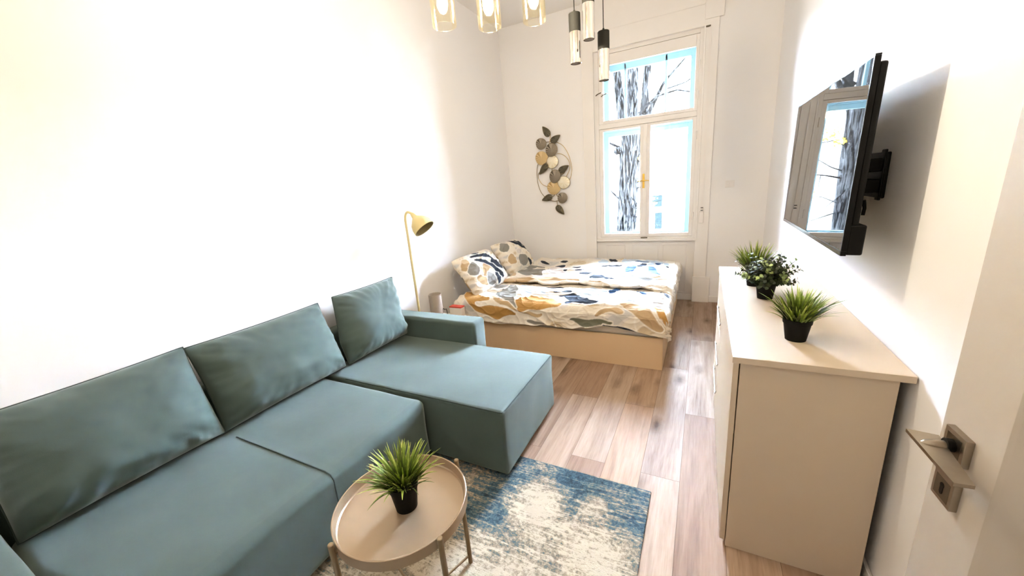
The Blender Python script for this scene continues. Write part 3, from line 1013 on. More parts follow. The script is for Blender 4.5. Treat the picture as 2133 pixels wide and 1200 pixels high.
bm = BM(); box(bm, DT, DT + .0115, HY - .027, HY + .027, HZ - .027, HZ + .027, .0012); dpart('rosette', bm, M_steel)
for z in (.25, 1.8):
    bm = BM(); cyl(bm, (DT + .004, 0.0, z), (DT + .004, 0.0, z + .09), .008, n=14); dpart('hinge', bm, M_steel)

# ------------------------------------------------------------------ bed
bed = thing('bed', 'low box bed with plain beige laminate sides under the window', 'bed', (-1.27, 3.9, 0))
BX0, BX1, BY0, BY1, BZ = -2.32, -0.238, 2.996, 4.90, .278
bm = BM(); box(bm, BX0, BX1, BY0, BY0 + .018, .001, BZ, .001); part('side_board', bm, M_bed, bed)
bm = BM(); box(bm, BX0, BX1, BY1 - .018, BY1, .001, BZ, .001); part('side_board', bm, M_bed, bed)
bm = BM(); box(bm, BX1 - .018, BX1, BY0 + .018, BY1 - .018, .001, BZ, .001); part('foot_board', bm, M_bed, bed)
bm = BM(); box(bm, BX0, BX0 + .018, BY0 + .018, BY1 - .018, .001, BZ, .001); part('head_board', bm, M_bed, bed)
bm = BM(); box(bm, BX0 + .018, BX1 - .018, BY0 + .018, BY1 - .018, .235, .255); part('slatted_base', bm, M_bed, bed)
bm = BM(); soft_box(bm, -2.295, -.262, 3.022, 4.87, 0.257, .465, .045, 5, (20, 20, 4), lambda p, n: p + n * (.004 * nz(p.x * 4, p.y * 4, p.z * 4)))
mat_ = obj('mattress', bm, M_sheet); tag(mat_, 'white sheeted mattress showing at the head end of the bed', 'mattress')

PAL = {'ochre': 'B78A4A', 'grey': '8E8B84', 'green': '6F6F5C', 'navy': '1C2738', 'blue': '2F5688', 'tan': 'C0A37C', 'pale': 'CBD9E6', 'lil': 'DDD3CB', 'cream': 'EFE5D6'}  # pale: blue-grey print with window daylight put into its colour
NEAR_PRINT = {
    'ochre':[[(-2.22,3.15),(-2.12,3.21),(-1.93,3.04),(-1.86,3.04),(-1.82,3.0),(-1.9,3.0),(-1.97,3.0),(-1.97,2.95),(-1.87,2.93),(-1.75,2.96),(-1.63,2.93),(-1.5,2.89),(-1.59,2.87),(-1.67,2.85),(-1.73,2.82),(-1.85,2.86),(-1.98,2.9),(-2.05,2.96)],[(-1.55,3.02),(-1.49,3.11),(-1.39,3.18),(-1.22,3.13),(-1.08,3.05),(-1.12,2.99),(-1.24,2.96),(-1.39,2.94),(-1.49,2.91),(-1.51,2.94),(-1.53,2.98)],[(-0.34,3.12),(-0.27,3.07),(-0.21,2.97),(-0.21,2.9),(-0.25,2.93),(-0.28,3.0)]],
    'grey':[[(-1.85,3.16),(-1.85,3.28),(-1.81,3.56),(-1.72,3.44),(-1.67,3.32),(-1.6,3.09),(-1.53,2.97),(-1.52,2.95),(-1.6,3.0),(-1.72,3.06)],[(-1.42,2.83),(-1.35,2.84),(-1.2,2.82),(-1.38,2.81)],[(-2.1,3.45),(-1.81,3.56),(-1.79,3.51),(-1.97,3.37)]],
    'green':[[(-1.02,2.89),(-0.87,2.89),(-0.72,2.9),(-0.6,2.89),(-0.73,2.86),(-0.89,2.83),(-0.94,2.86)]],
    'navy':[[(-1.49,3.53),(-1.25,3.56),(-1.22,3.5),(-1.33,3.46),(-1.42,3.46)],[(-1.3,3.33),(-1.14,3.43),(-1.1,3.38),(-1.2,3.33)],[(-1.23,3.26),(-1.12,3.3),(-1.08,3.35),(-1.0,3.28),(-0.91,3.19),(-0.81,3.11),(-0.78,3.12),(-0.78,3.07),(-0.89,3.05),(-0.97,3.06),(-1.05,3.03),(-1.08,3.09),(-1.05,3.15),(-1.12,3.2)],[(-0.73,2.86),(-0.64,2.86),(-0.45,2.83),(-0.41,2.82),(-0.58,2.81),(-0.68,2.83)],[(-0.32,3.56),(-0.28,3.53),(-0.22,3.42),(-0.23,3.37),(-0.28,3.46)]],
    'blue':[[(-0.78,3.52),(-0.71,3.64),(-0.68,3.58),(-0.69,3.48),(-0.76,3.41)],[(-0.55,3.6),(-0.48,3.57),(-0.41,3.43),(-0.42,3.38),(-0.49,3.46)]],
    'tan':[[(-0.62,3.09),(-0.52,3.16),(-0.36,3.08),(-0.31,2.96),(-0.24,2.86),(-0.28,2.84),(-0.36,2.89),(-0.45,2.97),(-0.53,3.01)],[(-0.79,2.92),(-0.68,3.01),(-0.61,3.03),(-0.54,2.97),(-0.58,2.96),(-0.65,2.99),(-0.74,2.93)],[(-1.92,3.14),(-1.83,3.08),(-1.48,2.93),(-1.32,2.9),(-1.24,2.92),(-1.3,2.88),(-1.42,2.89),(-1.58,2.94),(-1.75,2.99)]],
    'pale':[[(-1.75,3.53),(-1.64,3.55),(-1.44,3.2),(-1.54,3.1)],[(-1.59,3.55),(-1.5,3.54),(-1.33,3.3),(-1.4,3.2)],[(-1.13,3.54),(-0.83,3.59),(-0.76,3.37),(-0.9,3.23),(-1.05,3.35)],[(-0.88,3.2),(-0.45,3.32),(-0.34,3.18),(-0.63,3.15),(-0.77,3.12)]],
}
FAR_PRINT = {
    'grey':[[(-2.02,4.06),(-1.95,4.19),(-1.73,4.21),(-1.68,4.14),(-1.68,4.01),(-1.59,3.8),(-1.91,3.89)],[(-2.08,4.3),(-1.79,4.4),(-1.75,4.27),(-2.01,4.18)]],
    'navy':[[(-1.98,4.71),(-1.74,4.53),(-1.87,4.5)],[(-1.7,4.44),(-1.53,4.51),(-1.54,4.38)],[(-1.45,4.38),(-1.27,4.37),(-1.37,4.3)],[(-1.36,4.18),(-1.22,4.28),(-1.19,4.15)],[(-1.24,4.03),(-1.1,4.12),(-1.06,4.02),(-1.19,3.98)],[(-1.08,3.91),(-0.99,4.01),(-0.88,3.85),(-0.77,3.83),(-0.86,3.8),(-0.9,3.84),(-1.03,3.82)],[(-1.09,4.43),(-0.94,4.47),(-0.78,4.43),(-0.99,4.38)],[(-1.07,4.83),(-0.99,4.81),(-0.9,4.71),(-0.98,4.63)],[(-0.66,4.48),(-0.56,4.59),(-0.57,4.39),(-0.63,4.39)],[(-0.35,4.55),(-0.31,4.52),(-0.32,4.44)],[(-1.69,4.65),(-1.57,4.7),(-1.57,4.58)],[(-1.47,4.19),(-1.41,4.21),(-1.43,4.16)]],
    'blue':[[(-0.76,4.32),(-0.68,4.47),(-0.64,4.39),(-0.65,4.12),(-0.74,4.11)],[(-0.52,4.4),(-0.48,4.46),(-0.4,4.19),(-0.36,4.11),(-0.44,4.08),(-0.52,4.29)],[(-0.8,4.69),(-0.64,4.73),(-0.53,4.71),(-0.63,4.61)],[(-0.5,4.63),(-0.37,4.64),(-0.43,4.56)]],
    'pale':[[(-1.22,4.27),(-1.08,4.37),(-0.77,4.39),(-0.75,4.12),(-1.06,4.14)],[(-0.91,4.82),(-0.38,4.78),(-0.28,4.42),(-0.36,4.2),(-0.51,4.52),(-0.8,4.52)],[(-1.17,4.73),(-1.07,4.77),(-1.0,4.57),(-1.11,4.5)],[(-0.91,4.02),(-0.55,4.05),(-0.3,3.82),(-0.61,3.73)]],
    'tan':[[(-2.11,3.58),(-1.74,3.73),(-1.34,3.73),(-0.95,3.68),(-0.73,3.64),(-0.94,3.63),(-1.31,3.64),(-1.69,3.61)],[(-2.11,3.92),(-1.98,3.97),(-1.93,3.81),(-2.04,3.74)]],
    'lil':[[(-1.75,4.4),(-1.52,4.36),(-1.34,3.91),(-1.55,3.91)],[(-1.29,3.84),(-1.15,3.89),(-1.03,3.78),(-1.21,3.73)]],
}


def inside(px, py, poly):
    r = np.zeros(px.shape, bool)
    n = len(poly)
    for i in range(n):
        x0, y0 = poly[i]; x1, y1 = poly[(i + 1) % n]
        if y0 == y1:
            continue
        c = ((y0 > py) != (y1 > py)) & (px < (x1 - x0) * (py - y0) / (y1 - y0) + x0)
        r ^= c
    return r

def smooth_poly(p):
    for _ in range(2):
        q = []
        for i in range(len(p)):
            a, b = p[i], p[(i + 1) % len(p)]
            q += [(.75 * a[0] + .25 * b[0], .75 * a[1] + .25 * b[1]), (.25 * a[0] + .75 * b[0], .25 * a[1] + .75 * b[1])]
        p = q
    return p

def grow(p, d):
    cx = sum(a[0] for a in p) / len(p); cy = sum(a[1] for a in p) / len(p)
    out = []
    for i in range(len(p)):
        a, b = Vector(p[i - 1]), Vector(p[(i + 1) % len(p)])
        t = (b - a)
        n = Vector((t.y, -t.x))
        if n.length < 1e-9:
            n = Vector((0, 0))
        else:
            n.normalize()
        area = sum(p[k][0] * p[(k + 1) % len(p)][1] - p[(k + 1) % len(p)][0] * p[k][1] for k in range(len(p)))
        s = 1 if area > 0 else -1
        out.append((p[i][0] + s * n.x * d, p[i][1] + s * n.y * d))
    return out

def cloth_mat(name):
    t = NT(name)
    at = t.n('ShaderNodeAttribute', attribute_name='print')
    v = t.coord()
    f = t.noise(v, 500, 2)
    c = t.mix(0.06, at.outputs['Color'], t.ramp(f, [(0.3, (.4,) * 3), (0.7, (1,) * 3)]), 'MULTIPLY')
    t.l(c, t.p.inputs['Base Color'])
    t.set(Roughness=0.9)
    t.bump(t.noise(v, 26, 5, .6, .8), .22, .012)
    return t.m
M_duvet = cloth_mat('printed_cotton')

def paint(me, U, V, prints, order, outline=.011, base='cream', aa=.003):
    """woven-in print: filled shapes with a cream outline, given in cloth coordinates; five samples per vertex soften the edges"""
    shapes = []
    for k in order:
        for p in prints.get(k, []):
            p = grow(smooth_poly(p), .004 if outline < .02 else .03)
            shapes.append((grow(p, outline) if outline else None, p, lin(PAL[k])))
    cream = lin('F6EEE2')
    acc = np.zeros((U.size, 3))
    for du, dv in ((0, 0), (aa, aa * .4), (-aa, -aa * .4), (aa * .4, -aa), (-aa * .4, aa)):
        u, v = U + du, V + dv
        px = u + .006 * np.sin(v * 33 + u * 11)
        py = v + .006 * np.sin(u * 29 + 1.3)
        col = np.ones((U.size, 3)) * np.array(lin(PAL[base]))
        g = np.sin(8.5 * px + 2.4 * np.sin(5 * py + 1)) + np.sin(11 * py + 2.1 * np.sin(6 * px))
        col[g > 1.0] = lin('E4DCD4'); col[g > 1.5] = lin('CFCBC6')
        col[g < -1.0] = lin('E6D9C6'); col[g < -1.6] = lin('D2BE9F')
        h = np.sin(13 * px - 6 * py + 1.5 * np.sin(9 * py))
        col[np.abs(h) < .10] = cream
        for o, p, c in shapes:
            xs = [q[0] for q in (o or p)]; ys = [q[1] for q in (o or p)]
            m = np.nonzero((px > min(xs)) & (px < max(xs)) & (py > min(ys)) & (py < max(ys)))[0]
            if not m.size:
                continue
            if o:
                col[m[inside(px[m], py[m], o)]] = cream
            col[m[inside(px[m], py[m], p)]] = c
        acc += col / 5
    out = np.ones((U.size, 4), np.float32)
    out[:, :3] = acc
    a = me.color_attributes.new('print', 'FLOAT_COLOR', 'POINT')
    a.data.foreach_set('color', out.ravel())

def hem(tab, u):
    for (a, x), (b, y) in zip(tab, tab[1:]):
        if a <= u <= b:
            return x + (y - x) * (u - a) / (b - a)
    return tab[0][1] if u < tab[0][0] else tab[-1][1]

def wrinkle(u, v, s):
    a = nz(u * 1.6 + s, v * 3.0, s) * .5 + .5
    w = .011 * (1 - abs(nz(u * 3.2 + s + .5 * nz(v * 3, u * 2), v * 7.5, s))) ** 3
    w += .007 * (1 - abs(nz(u * 7 + s, v * 13 + nz(u * 4, v * 4) * 1.2, s + 4))) ** 4
    w += .012 * nz(u * 2.1 + s, v * 2.6, s + 9)
    w += .0010 * nz(u * 20 + s, v * 24, s)
    return w * 1.5 * (.7 + .6 * a)

def duvet(label, x0, x1, vA, vB, top, NU, NV, edge_y, edge_x, hemtab, prints, s, left_round, fold, thick=.022):
    bm = BM()
    r = .055
    Us, Vs, rows = [], [], []
    for i in range(NU + 1):
        row = []
        for j in range(NV + 1):
            fu, fv = i / NU, j / NV
            v0 = vA(x0 + (x1 - x0) * fu) if callable(vA) else vA
            v = v0 + (vB - v0) * fv
            uu0 = x0 + left_round(v)
            u = uu0 + (x1 - uu0) * fu
            dz = 0.0
            y, x = v, u
            so = edge_y - v
            if so > 0:
                if so < r * PI / 2:
                    y = edge_y - r * math.sin(so / r); dz += r * (1 - math.cos(so / r))
                else:
                    y = edge_y - r + .004 * nz(u * 6, s); dz += r + (so - r * PI / 2)
                    y -= .010 * (so - r * PI / 2) / .15 * (.5 + nz(u * 5 + s, 2.2)) + .006 * (1 - abs(nz(u * 9, v * 5, s)))
            su = u - edge_x
            if su > 0:
                if su < r * PI / 2:
                    x = edge_x + r * math.sin(su / r); dx = r * (1 - math.cos(su / r))
                else:
                    x = edge_x + r + .012 * nz(v * 8, s + 3); dx = r + (su - r * PI / 2)
                dz = max(dz, dx) + .25 * min(dz, dx)
            k = 1.0 if so < 0 and su < 0 else .35
            w = wrinkle(u, v, s) * k
            # puffy rolled edges
            z = top - dz + w + fold(u, v)
            if so > 0:
                y -= max(0, wrinkle(u * 1.3, v, s + 2)) * .8
            if su > 0:
                x += max(0, wrinkle(u, v * 1.3, s + 5)) * .6
            row.append(bm.verts.new((x, y, z)))
            Us.append(u); Vs.append(v)
        rows.append(row)
    for i in range(NU):
        for j in range(NV):
            bm.faces.new((rows[i][j], rows[i + 1][j], rows[i + 1][j + 1], rows[i][j + 1]))
    me = bpy.data.meshes.new('duvet')
    bm.to_mesh(me); bm.free()
    me.materials.append(M_duvet)
    me.shade_smooth()
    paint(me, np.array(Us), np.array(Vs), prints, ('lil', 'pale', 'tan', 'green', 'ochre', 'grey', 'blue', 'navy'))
    ob = bpy.data.objects.new('duvet', me)
    COL.objects.link(ob)
    m = ob.modifiers.new('thickness', 'SOLIDIFY'); m.thickness = thick; m.offset = -1
    tag(ob, label, 'duvet', 'patterned duvets on the bed')
    return ob

HEM = [(-2.3, 2.84), (-2.1, 2.80), (-1.82, 2.775), (-1.54, 2.795), (-1.25, 2.805), (-1.05, 2.80), (-.93, 2.82), (-.80, 2.83), (-.73, 2.855), (-.62, 2.845), (-.4, 2.815), (-.22, 2.80), (0, 2.79)]
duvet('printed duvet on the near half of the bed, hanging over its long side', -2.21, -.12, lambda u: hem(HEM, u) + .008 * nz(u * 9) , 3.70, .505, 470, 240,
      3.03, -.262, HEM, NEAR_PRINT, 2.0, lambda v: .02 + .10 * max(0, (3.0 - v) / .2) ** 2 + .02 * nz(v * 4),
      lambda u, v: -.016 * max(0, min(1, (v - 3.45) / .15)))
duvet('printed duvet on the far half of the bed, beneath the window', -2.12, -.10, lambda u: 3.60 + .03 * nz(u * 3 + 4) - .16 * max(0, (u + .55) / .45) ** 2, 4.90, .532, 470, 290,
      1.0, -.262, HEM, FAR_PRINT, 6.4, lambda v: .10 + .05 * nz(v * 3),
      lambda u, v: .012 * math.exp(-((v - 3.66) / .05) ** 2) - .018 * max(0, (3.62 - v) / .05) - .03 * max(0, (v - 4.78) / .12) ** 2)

PIL1 = {
    'grey': [[(-.9, .0), (-.62, .45), (-.42, .38), (-.45, .0), (-.7, -.25)], [(-.45, -.85), (-.2, -.25), (-.05, -.4), (.1, -.9)], [(.62, -.1), (.95, .1), (.95, -.5), (.7, -.45)]],
    'tan': [[(-.98, .3), (-.8, .75), (-.6, .75), (-.72, .2)], [(-.5, -.55), (-.2, .1), (.0, .2), (.4, -.2), (.55, -.8), (.3, -.6), (.05, -.05), (-.25, -.35)], [(-.78, -.4), (-.6, -.2), (-.3, -.75), (-.55, -.8)]],
    'navy': [[(-.5, .72), (-.1, .8), (.4, .55), (.75, .0), (.72, -.45), (.45, -.25), (.25, .1), (.5, .3), (.2, .45), (-.1, .62)], [(-.45, .5), (-.15, .5), (.2, .15), (.42, -.4), (.55, -.75), (.42, -.8), (.2, -.15), (-.1, .3)], [(.12, -.35), (.3, -.6), (.28, -.95), (.1, -.92)], [(-.1, .92), (.12, .98), (.2, .85), (.02, .82)]],
}
PIL2 = {
    'grey': [[(-.95, .5), (-.5, .95), (-.35, .5), (-.7, .2)], [(-.4, -.4), (.0, -.1), (.3, -.4), (.1, -.8), (-.3, -.75)]],
    'lil': [[(-.2, .1), (.1, .2), (.2, .0), (-.1, -.1)]],
    'tan': [[(-.85, -.1), (-.5, .1), (-.55, -.5), (-.8, -.5)]],
    'navy': [[(-.05, .95), (.3, .95), (.55, .5), (.95, .05), (.9, -.25), (.6, .05), (.35, .35), (.1, .6)], [(.35, .75), (.6, .9), (.95, .4), (.95, .2), (.7, .45)], [(.35, -.5), (.6, -.45), (.55, -.9), (.35, -.85)]],
}
def pillow(label, c, U, V, hw, hh, T, prints, seed):
    U = Vector(U).normalized(); V = Vector(V); V = (V - U * V.dot(U)).normalized(); Nn = U.cross(V)
    if Nn.x < 0:
        Nn = -Nn
    c = Vector(c)
    NU, NV = 180, 130
    bm = BM(); Us, Vs = [], []
    def P(u, v, sd):
        g = max(0, 1 - abs(u) ** 2.6) * max(0, 1 - abs(v) ** 2.6)
        t = g ** .5
        su = 1 - .03 * (1 - v * v) - .05 * v ** 8; sv = 1 - .03 * (1 - u * u) - .05 * u ** 8
        w = .022 * nz(u * 2.5 + seed, v * 2.5, sd) + .014 * (1 - abs(nz(u * 4 + seed, v * 4, sd + 2))) ** 3
        p = c + U * (u * su * hw) + V * (v * sv * hh) + Nn * (sd * T * t + w * min(1, 2 * t))
        return p
    F, B = [], []
    for i in range(NU + 1):
        f, b = [], []
        for j in range(NV + 1):
            u = math.sin(PI / 2 * (2 * i / NU - 1)); v = math.sin(PI / 2 * (2 * j / NV - 1))
            f.append(bm.verts.new(P(u, v, 1))); Us.append(u); Vs.append(v)
            if i in (0, NU) or j in (0, NV):
                b.append(f[-1])
            else:
                b.append(bm.verts.new(P(u, v, -1))); Us.append(u * .9 + .05); Vs.append(-v)
        F.append(f); B.append(b)
    for i in range(NU):
        for j in range(NV):
            bm.faces.new((F[i][j], F[i + 1][j], F[i + 1][j + 1], F[i][j + 1]))
            try:
                bm.faces.new((B[i][j], B[i][j + 1], B[i + 1][j + 1], B[i + 1][j]))
            except ValueError:
                pass
    bmesh.ops.recalc_face_normals(bm, faces=bm.faces[:])
    me = bpy.data.meshes.new('pillow'); bm.to_mesh(me); bm.free()
    me.materials.append(M_duvet); me.shade_smooth()
    paint(me, np.array(Us), np.array(Vs), prints, ('lil', 'tan', 'grey', 'navy'), outline=.03, aa=.012)
    ob = bpy.data.objects.new('pillow', me); COL.objects.link(ob)
    tag(ob, label, 'pillow', 'patterned pillows at the head of the bed')
    return ob
pillow('patterned pillow nearest the floor lamp, leaning on the left wall', (-2.15, 3.44, .685), (0.10, 1, .03), (-.62, -.1, .78), .33, .235, .11, PIL1, 1.0)
pillow('patterned pillow at the far corner of the bed, behind the other', (-2.14, 4.22, .69), (0.05, 1, -.04), (-.6, .05, .8), .33, .235, .11, PIL2, 4.0)

# ------------------------------------------------------------------ lamps and small things at the head of the bed
fl = thing('floor_lamp', 'cream metal reading lamp with a bell shade by the left wall', 'lamp', (-2.33, 2.56, 0))
LX, LY = -2.33, 2.56
bm = BM(); lathe(bm, [(0, .001), (.085, .001), (.088, .006), (.086, .018), (.06, .022), (.012, .03), (0, .03)], 40, (LX, LY, 0)); part('base', bm, M_lamp, fl)
bm = BM()
pts = [(LX, LY, .02), (LX, LY, 1.34)]
for k in range(1, 10):
    a = k / 9 * R(105)
    pts.append((LX + .042 * (1 - math.cos(a)), LY, 1.34 + .075 * math.sin(a) ))
pts.append((LX + .085, LY + .004, 1.398))
tube(bm, pts, .0105, 16); part('pole', bm, M_lamp, fl)
AX = Vector((.60, .05, -.74)).normalized()
hp = Vector((LX + .085, LY + .004, 1.392))
bm = BM()
lathe(bm, [(0, -.012), (.014, -.012), (.018, .0), (.024, .03), (.05, .055), (.078, .085), (.092, .12), (.0965, .165), (.0945, .165), (.090, .121), (.076, .088), (.048, .058), (.02, .034), (0, .03)], 48, hp, AX)
sh_ = part('shade', bm, M_lamp, fl)
bm = BM(); lathe(bm, [(.0935, .1625), (.089, .121), (.075, .0895), (.047, .0605), (.02, .037), (0, .034)], 48, hp, AX); q = part('shade_lining', bm, M_lampin, sh_)
bm = BM(); cyl(bm, hp + AX * .03, hp + AX * .075, .017, n=18); part('bulb_holder', bm, M_lampin, sh_)
bm = BM(); cyl(bm, hp - Vector((0, .018, 0)), hp + Vector((0, .018, 0)), .008, n=14); part('swivel', bm, M_lamp, fl)

ns = thing('nightstand', 'low white bedside table mostly hidden behind the sofa armrest', 'bedside table', (-2.27, 2.78, 0))
bm = BM(); box(bm, -2.45, -2.06, 2.66, 2.93, .34, .36, .002); part('top', bm, M_white, ns)
for x in (-2.435, -2.09):
    for y in (2.675, 2.905):
        bm = BM(); box(bm, x, x + .025, y, y + .018, .001, .34, .001); part('leg', bm, M_white, ns)
tl = thing('table_lamp', 'small table lamp with a grey drum shade on the bedside table', 'lamp', (-2.30, 2.775, .361))
bm = BM(); lathe(bm, [(0, 0), (.04, 0), (.042, .004), (.03, .010), (.01, .014), (.008, .09), (0, .09)], 28, (-2.30, 2.775, .361)); part('base', bm, M_white, tl)
bm = BM(); lathe(bm, [(.064, .055), (.062, .248), (.0605, .248), (.0625, .055), (.064, .055)], 40, (-2.30, 2.775, .361)); part('lamp_shade', bm, M_fabricshade, tl)
bm = BM(); lathe(bm, [(0, .085), (.062, .08), (.062, .083), (0, .088)], 24, (-2.30, 2.775, .361)); part('diffuser', bm, M_white, tl)
tb = thing('paper_box', 'small white box with a red top band beside the mattress corner', 'box', (-2.13, 2.915, .361))
bm = BM(); box(bm, -2.21, -2.07, 2.86, 2.925, .361, .449, .003); part('carton', bm, M_white, tb)
bm = BM(); box(bm, -2.211, -2.069, 2.859, 2.926, .449, .461, .002); part('lid', bm, M_red, tb)
pc = thing('bent_wire', 'small thin dark bent wire on the bedside table beside the drum lamp', 'wire', (-2.25, 2.80, .361))
bm = BM(); tube(bm, [(-2.26, 2.80, .366), (-2.25, 2.80, .445), (-2.235, 2.80, .455), (-2.22, 2.80, .448), (-2.20, 2.80, .455), (-2.19, 2.80, .366)], .004, 8); part('frame', bm, M_black, pc)

# ------------------------------------------------------------------ wall art of leaves and discs
M_artdk = None
def art_mat(name, c0, c1, freq):
    t = NT(name)
    at = t.n('ShaderNodeAttribute', attribute_name='ray')
    sep = t.n('ShaderNodeSeparateColor'); t.l(at.outputs['Color'], sep.inputs[0])
    w = t.math('SINE', t.math('MULTIPLY', sep.outputs[0], freq))
    t.l(t.ramp(t.math('ADD', t.math('MULTIPLY', w, .5), .5), [(0.25, lin(c0)), (0.75, lin(c1))]), t.p.inputs['Base Color'])
    t.set(Roughness=0.45, Metallic=0.35)
    return t.m
M_disc = art_mat('pewter_disc', '4E463A', 'A89C8A', 230.0)
M_discg = art_mat('gold_disc', 'B08F58', 'DCC394', 230.0)
M_discc = art_mat('cream_disc', 'EADFC4', 'F3EBD6', 40.0)
M_leafd = art_mat('pewter_leaf', '4A463B', '67614F', 60.0)
M_wire = simple('dark_wire', '8C7A5C', 0.4, 0.6, var=0.06, nscale=20)
art = thing('wall_art', 'metal wall decoration of leaves and discs between the left corner and the window', 'wall decoration', (-1.8, 4.95, 1.7))
AY = 4.925
def petal(name, c, ang, rx, rz, m, y, pointed=False, dome=.012):
    bm = BM(); lay = bm.loops.layers.color.new('ray')
    n, nr = 48, 5
    ca, sa = math.cos(ang), math.sin(ang)
    rings = []
    for k in range(1, nr + 1):
        ring = []
        for i in range(n):
            a = 2 * PI * i / n
            f = k / nr
            x, z = rx * math.cos(a) * f, rz * math.sin(a) * f
            if pointed:
                z = rz * math.sin(a) * f * (1 - .45 * math.cos(a)) * (abs(math.sin(a)) ** .35 if math.cos(a) > 0 else 1)
            else:
                z *= 1 + .10 * math.cos(a)
            ring.append((bm.verts.new((c[0] + x * ca - z * sa, y - dome * (1 - f * f), c[1] + x * sa + z * ca)), a))
        rings.append(ring)
    cv = bm.verts.new((c[0], y - dome, c[1]))
    def setc(f, al):
        for lp, a in zip(f.loops, al):
            lp[lay] = (a, a, a, 1)
    for i in range(n):
        a0, a1 = i / n, (i + 1) / n
        setc(bm.faces.new((cv, rings[0][i][0], rings[0][(i + 1) % n][0])), (a0, a0, a1))
        for k in range(nr - 1):
            setc(bm.faces.new((rings[k][i][0], rings[k + 1][i][0], rings[k + 1][(i + 1) % n][0], rings[k][(i + 1) % n][0])), (a0, a0, a1, a1))
    for i in range(n):       # turned-back rim gives the sheet its thickness
        pass
    ext = bmesh.ops.extrude_face_region(bm, geom=bm.faces[:])
    for v in [g for g in ext['geom'] if isinstance(g, bmesh.types.BMVert)]:
        v.co.y += .003
    o = part(name, bm, m, art)
    rb = BM()
    tube(rb, [(p[0].x, p[0].y, p[0].z) for p in [(Vector((c[0] + q[0] * ca - q[1] * sa, y - .001, c[1] + q[0] * sa + q[1] * ca)),) for q in
         [((rx * math.cos(2 * PI * i / 40)), (rz * math.sin(2 * PI * i / 40) * ((1 - .45 * math.cos(2 * PI * i / 40)) * (abs(math.sin(2 * PI * i / 40)) ** .35 if math.cos(2 * PI * i / 40) > 0 else 1) if pointed else 1 + .10 * math.cos(2 * PI * i / 40)))) for i in range(41)]]], .0028, 6, caps=False)
    part('rim', rb, M_wire if m is not M_discg else M_gold, o)
LEAVES = [((-1.917, 2.28), (-1.828, 2.153)), ((-1.682, 2.147), (-1.812, 2.073)), ((-1.999, 1.688), (-1.878, 1.81)), ((-1.585, 1.764), (-1.722, 1.694)), ((-1.983, 1.345), (-1.833, 1.389)), ((-1.675, 1.141), (-1.777, 1.258))]
for tip, bs in LEAVES:
    d = Vector(tip) - Vector(bs)
    petal('leaf', ((tip[0] + bs[0]) / 2, (tip[1] + bs[1]) / 2), math.atan2(d.y, d.x), d.length / 2, .040, M_leafd, AY - .006, True)
for c, rx, rz, m, y in ((((-1.961, 1.893)), .087, .085, M_discg, AY + .008), ((-1.809, 1.495), .094, .085, M_discg, AY + .008),
                        ((-1.809, 1.83), .080, .084, M_discc, AY + .002), ((-1.664, 1.555), .086, .081, M_discc, AY + .002),
                        ((-1.954, 2.072), .072, .068, M_disc, AY), ((-1.809, 1.979), .080, .083, M_disc, AY - .010), ((-1.779, 1.643), .075, .086, M_disc, AY - .010), ((-1.691, 1.356), .067, .07, M_disc, AY)):
    petal('disc', c, R(70), rz, rx, m, y, False)
def catmull(p, n=8):
    p = [Vector(a) for a in p]
    if len(p) < 3:
        return p
    q = [2 * p[0] - p[1]] + p + [2 * p[-1] - p[-2]]
    out = []
    for i in range(1, len(q) - 2):
        for k in range(n):
            t = k / n
            out.append(.5 * ((2 * q[i]) + (q[i + 1] - q[i - 1]) * t + (2 * q[i - 1] - 5 * q[i] + 4 * q[i + 1] - q[i + 2]) * t * t + (3 * q[i] - q[i - 1] - 3 * q[i + 1] + q[i + 2]) * t ** 3))
    return out + [p[-1]]
for i, w in enumerate((
    [(-1.74, 2.07), (-1.652, 2.011), (-1.583, 1.89), (-1.55, 1.741), (-1.559, 1.648), (-1.585, 1.584)],
    [(-1.736, 1.93), (-1.668, 1.909), (-1.607, 1.856), (-1.576, 1.786), (-1.586, 1.703), (-1.635, 1.622)],
    [(-1.964, 1.877), (-2.02, 1.818), (-2.042, 1.723), (-2.039, 1.59), (-2.004, 1.465), (-1.947, 1.382)],
    [(-1.864, 1.333), (-1.804, 1.321), (-1.73, 1.33)],
    [(-2.024, 1.633), (-2.019, 1.699), (-1.966, 1.739)],
    [(-2.024, 1.633), (-1.973, 1.557), (-1.882, 1.508)],
    [(-1.84, 2.04), (-1.831, 2.104), (-1.817, 2.18)],
    [(-1.90, 2.085), (-1.844, 2.087), (-1.79, 2.079)],
    [(-1.74, 1.64), (-1.656, 1.677), (-1.621, 1.74)],
    [(-1.786, 1.46), (-1.812, 1.396), (-1.857, 1.381)],
    [(-1.786, 1.46), (-1.77, 1.394), (-1.734, 1.359)],
    [(-1.774, 1.33), (-1.771, 1.28), (-1.76, 1.24)],
    [(-1.816, 1.79), (-1.825, 1.703), (-1.798, 1.66)])):
    bm = BM(); tube(bm, catmull([(x, AY + .012, z) for x, z in w]), .0042, 8)
    part('stem', bm, M_gold if i in (0, 1, 5, 6) else M_wire, art)
for x, z in ((-1.81, 2.0), (-1.78, 1.62)):
    bm = BM(); cyl(bm, (x, AY, z), (x, YB - .0005, z), .006, n=10); part('wall_peg', bm, M_wire, art)

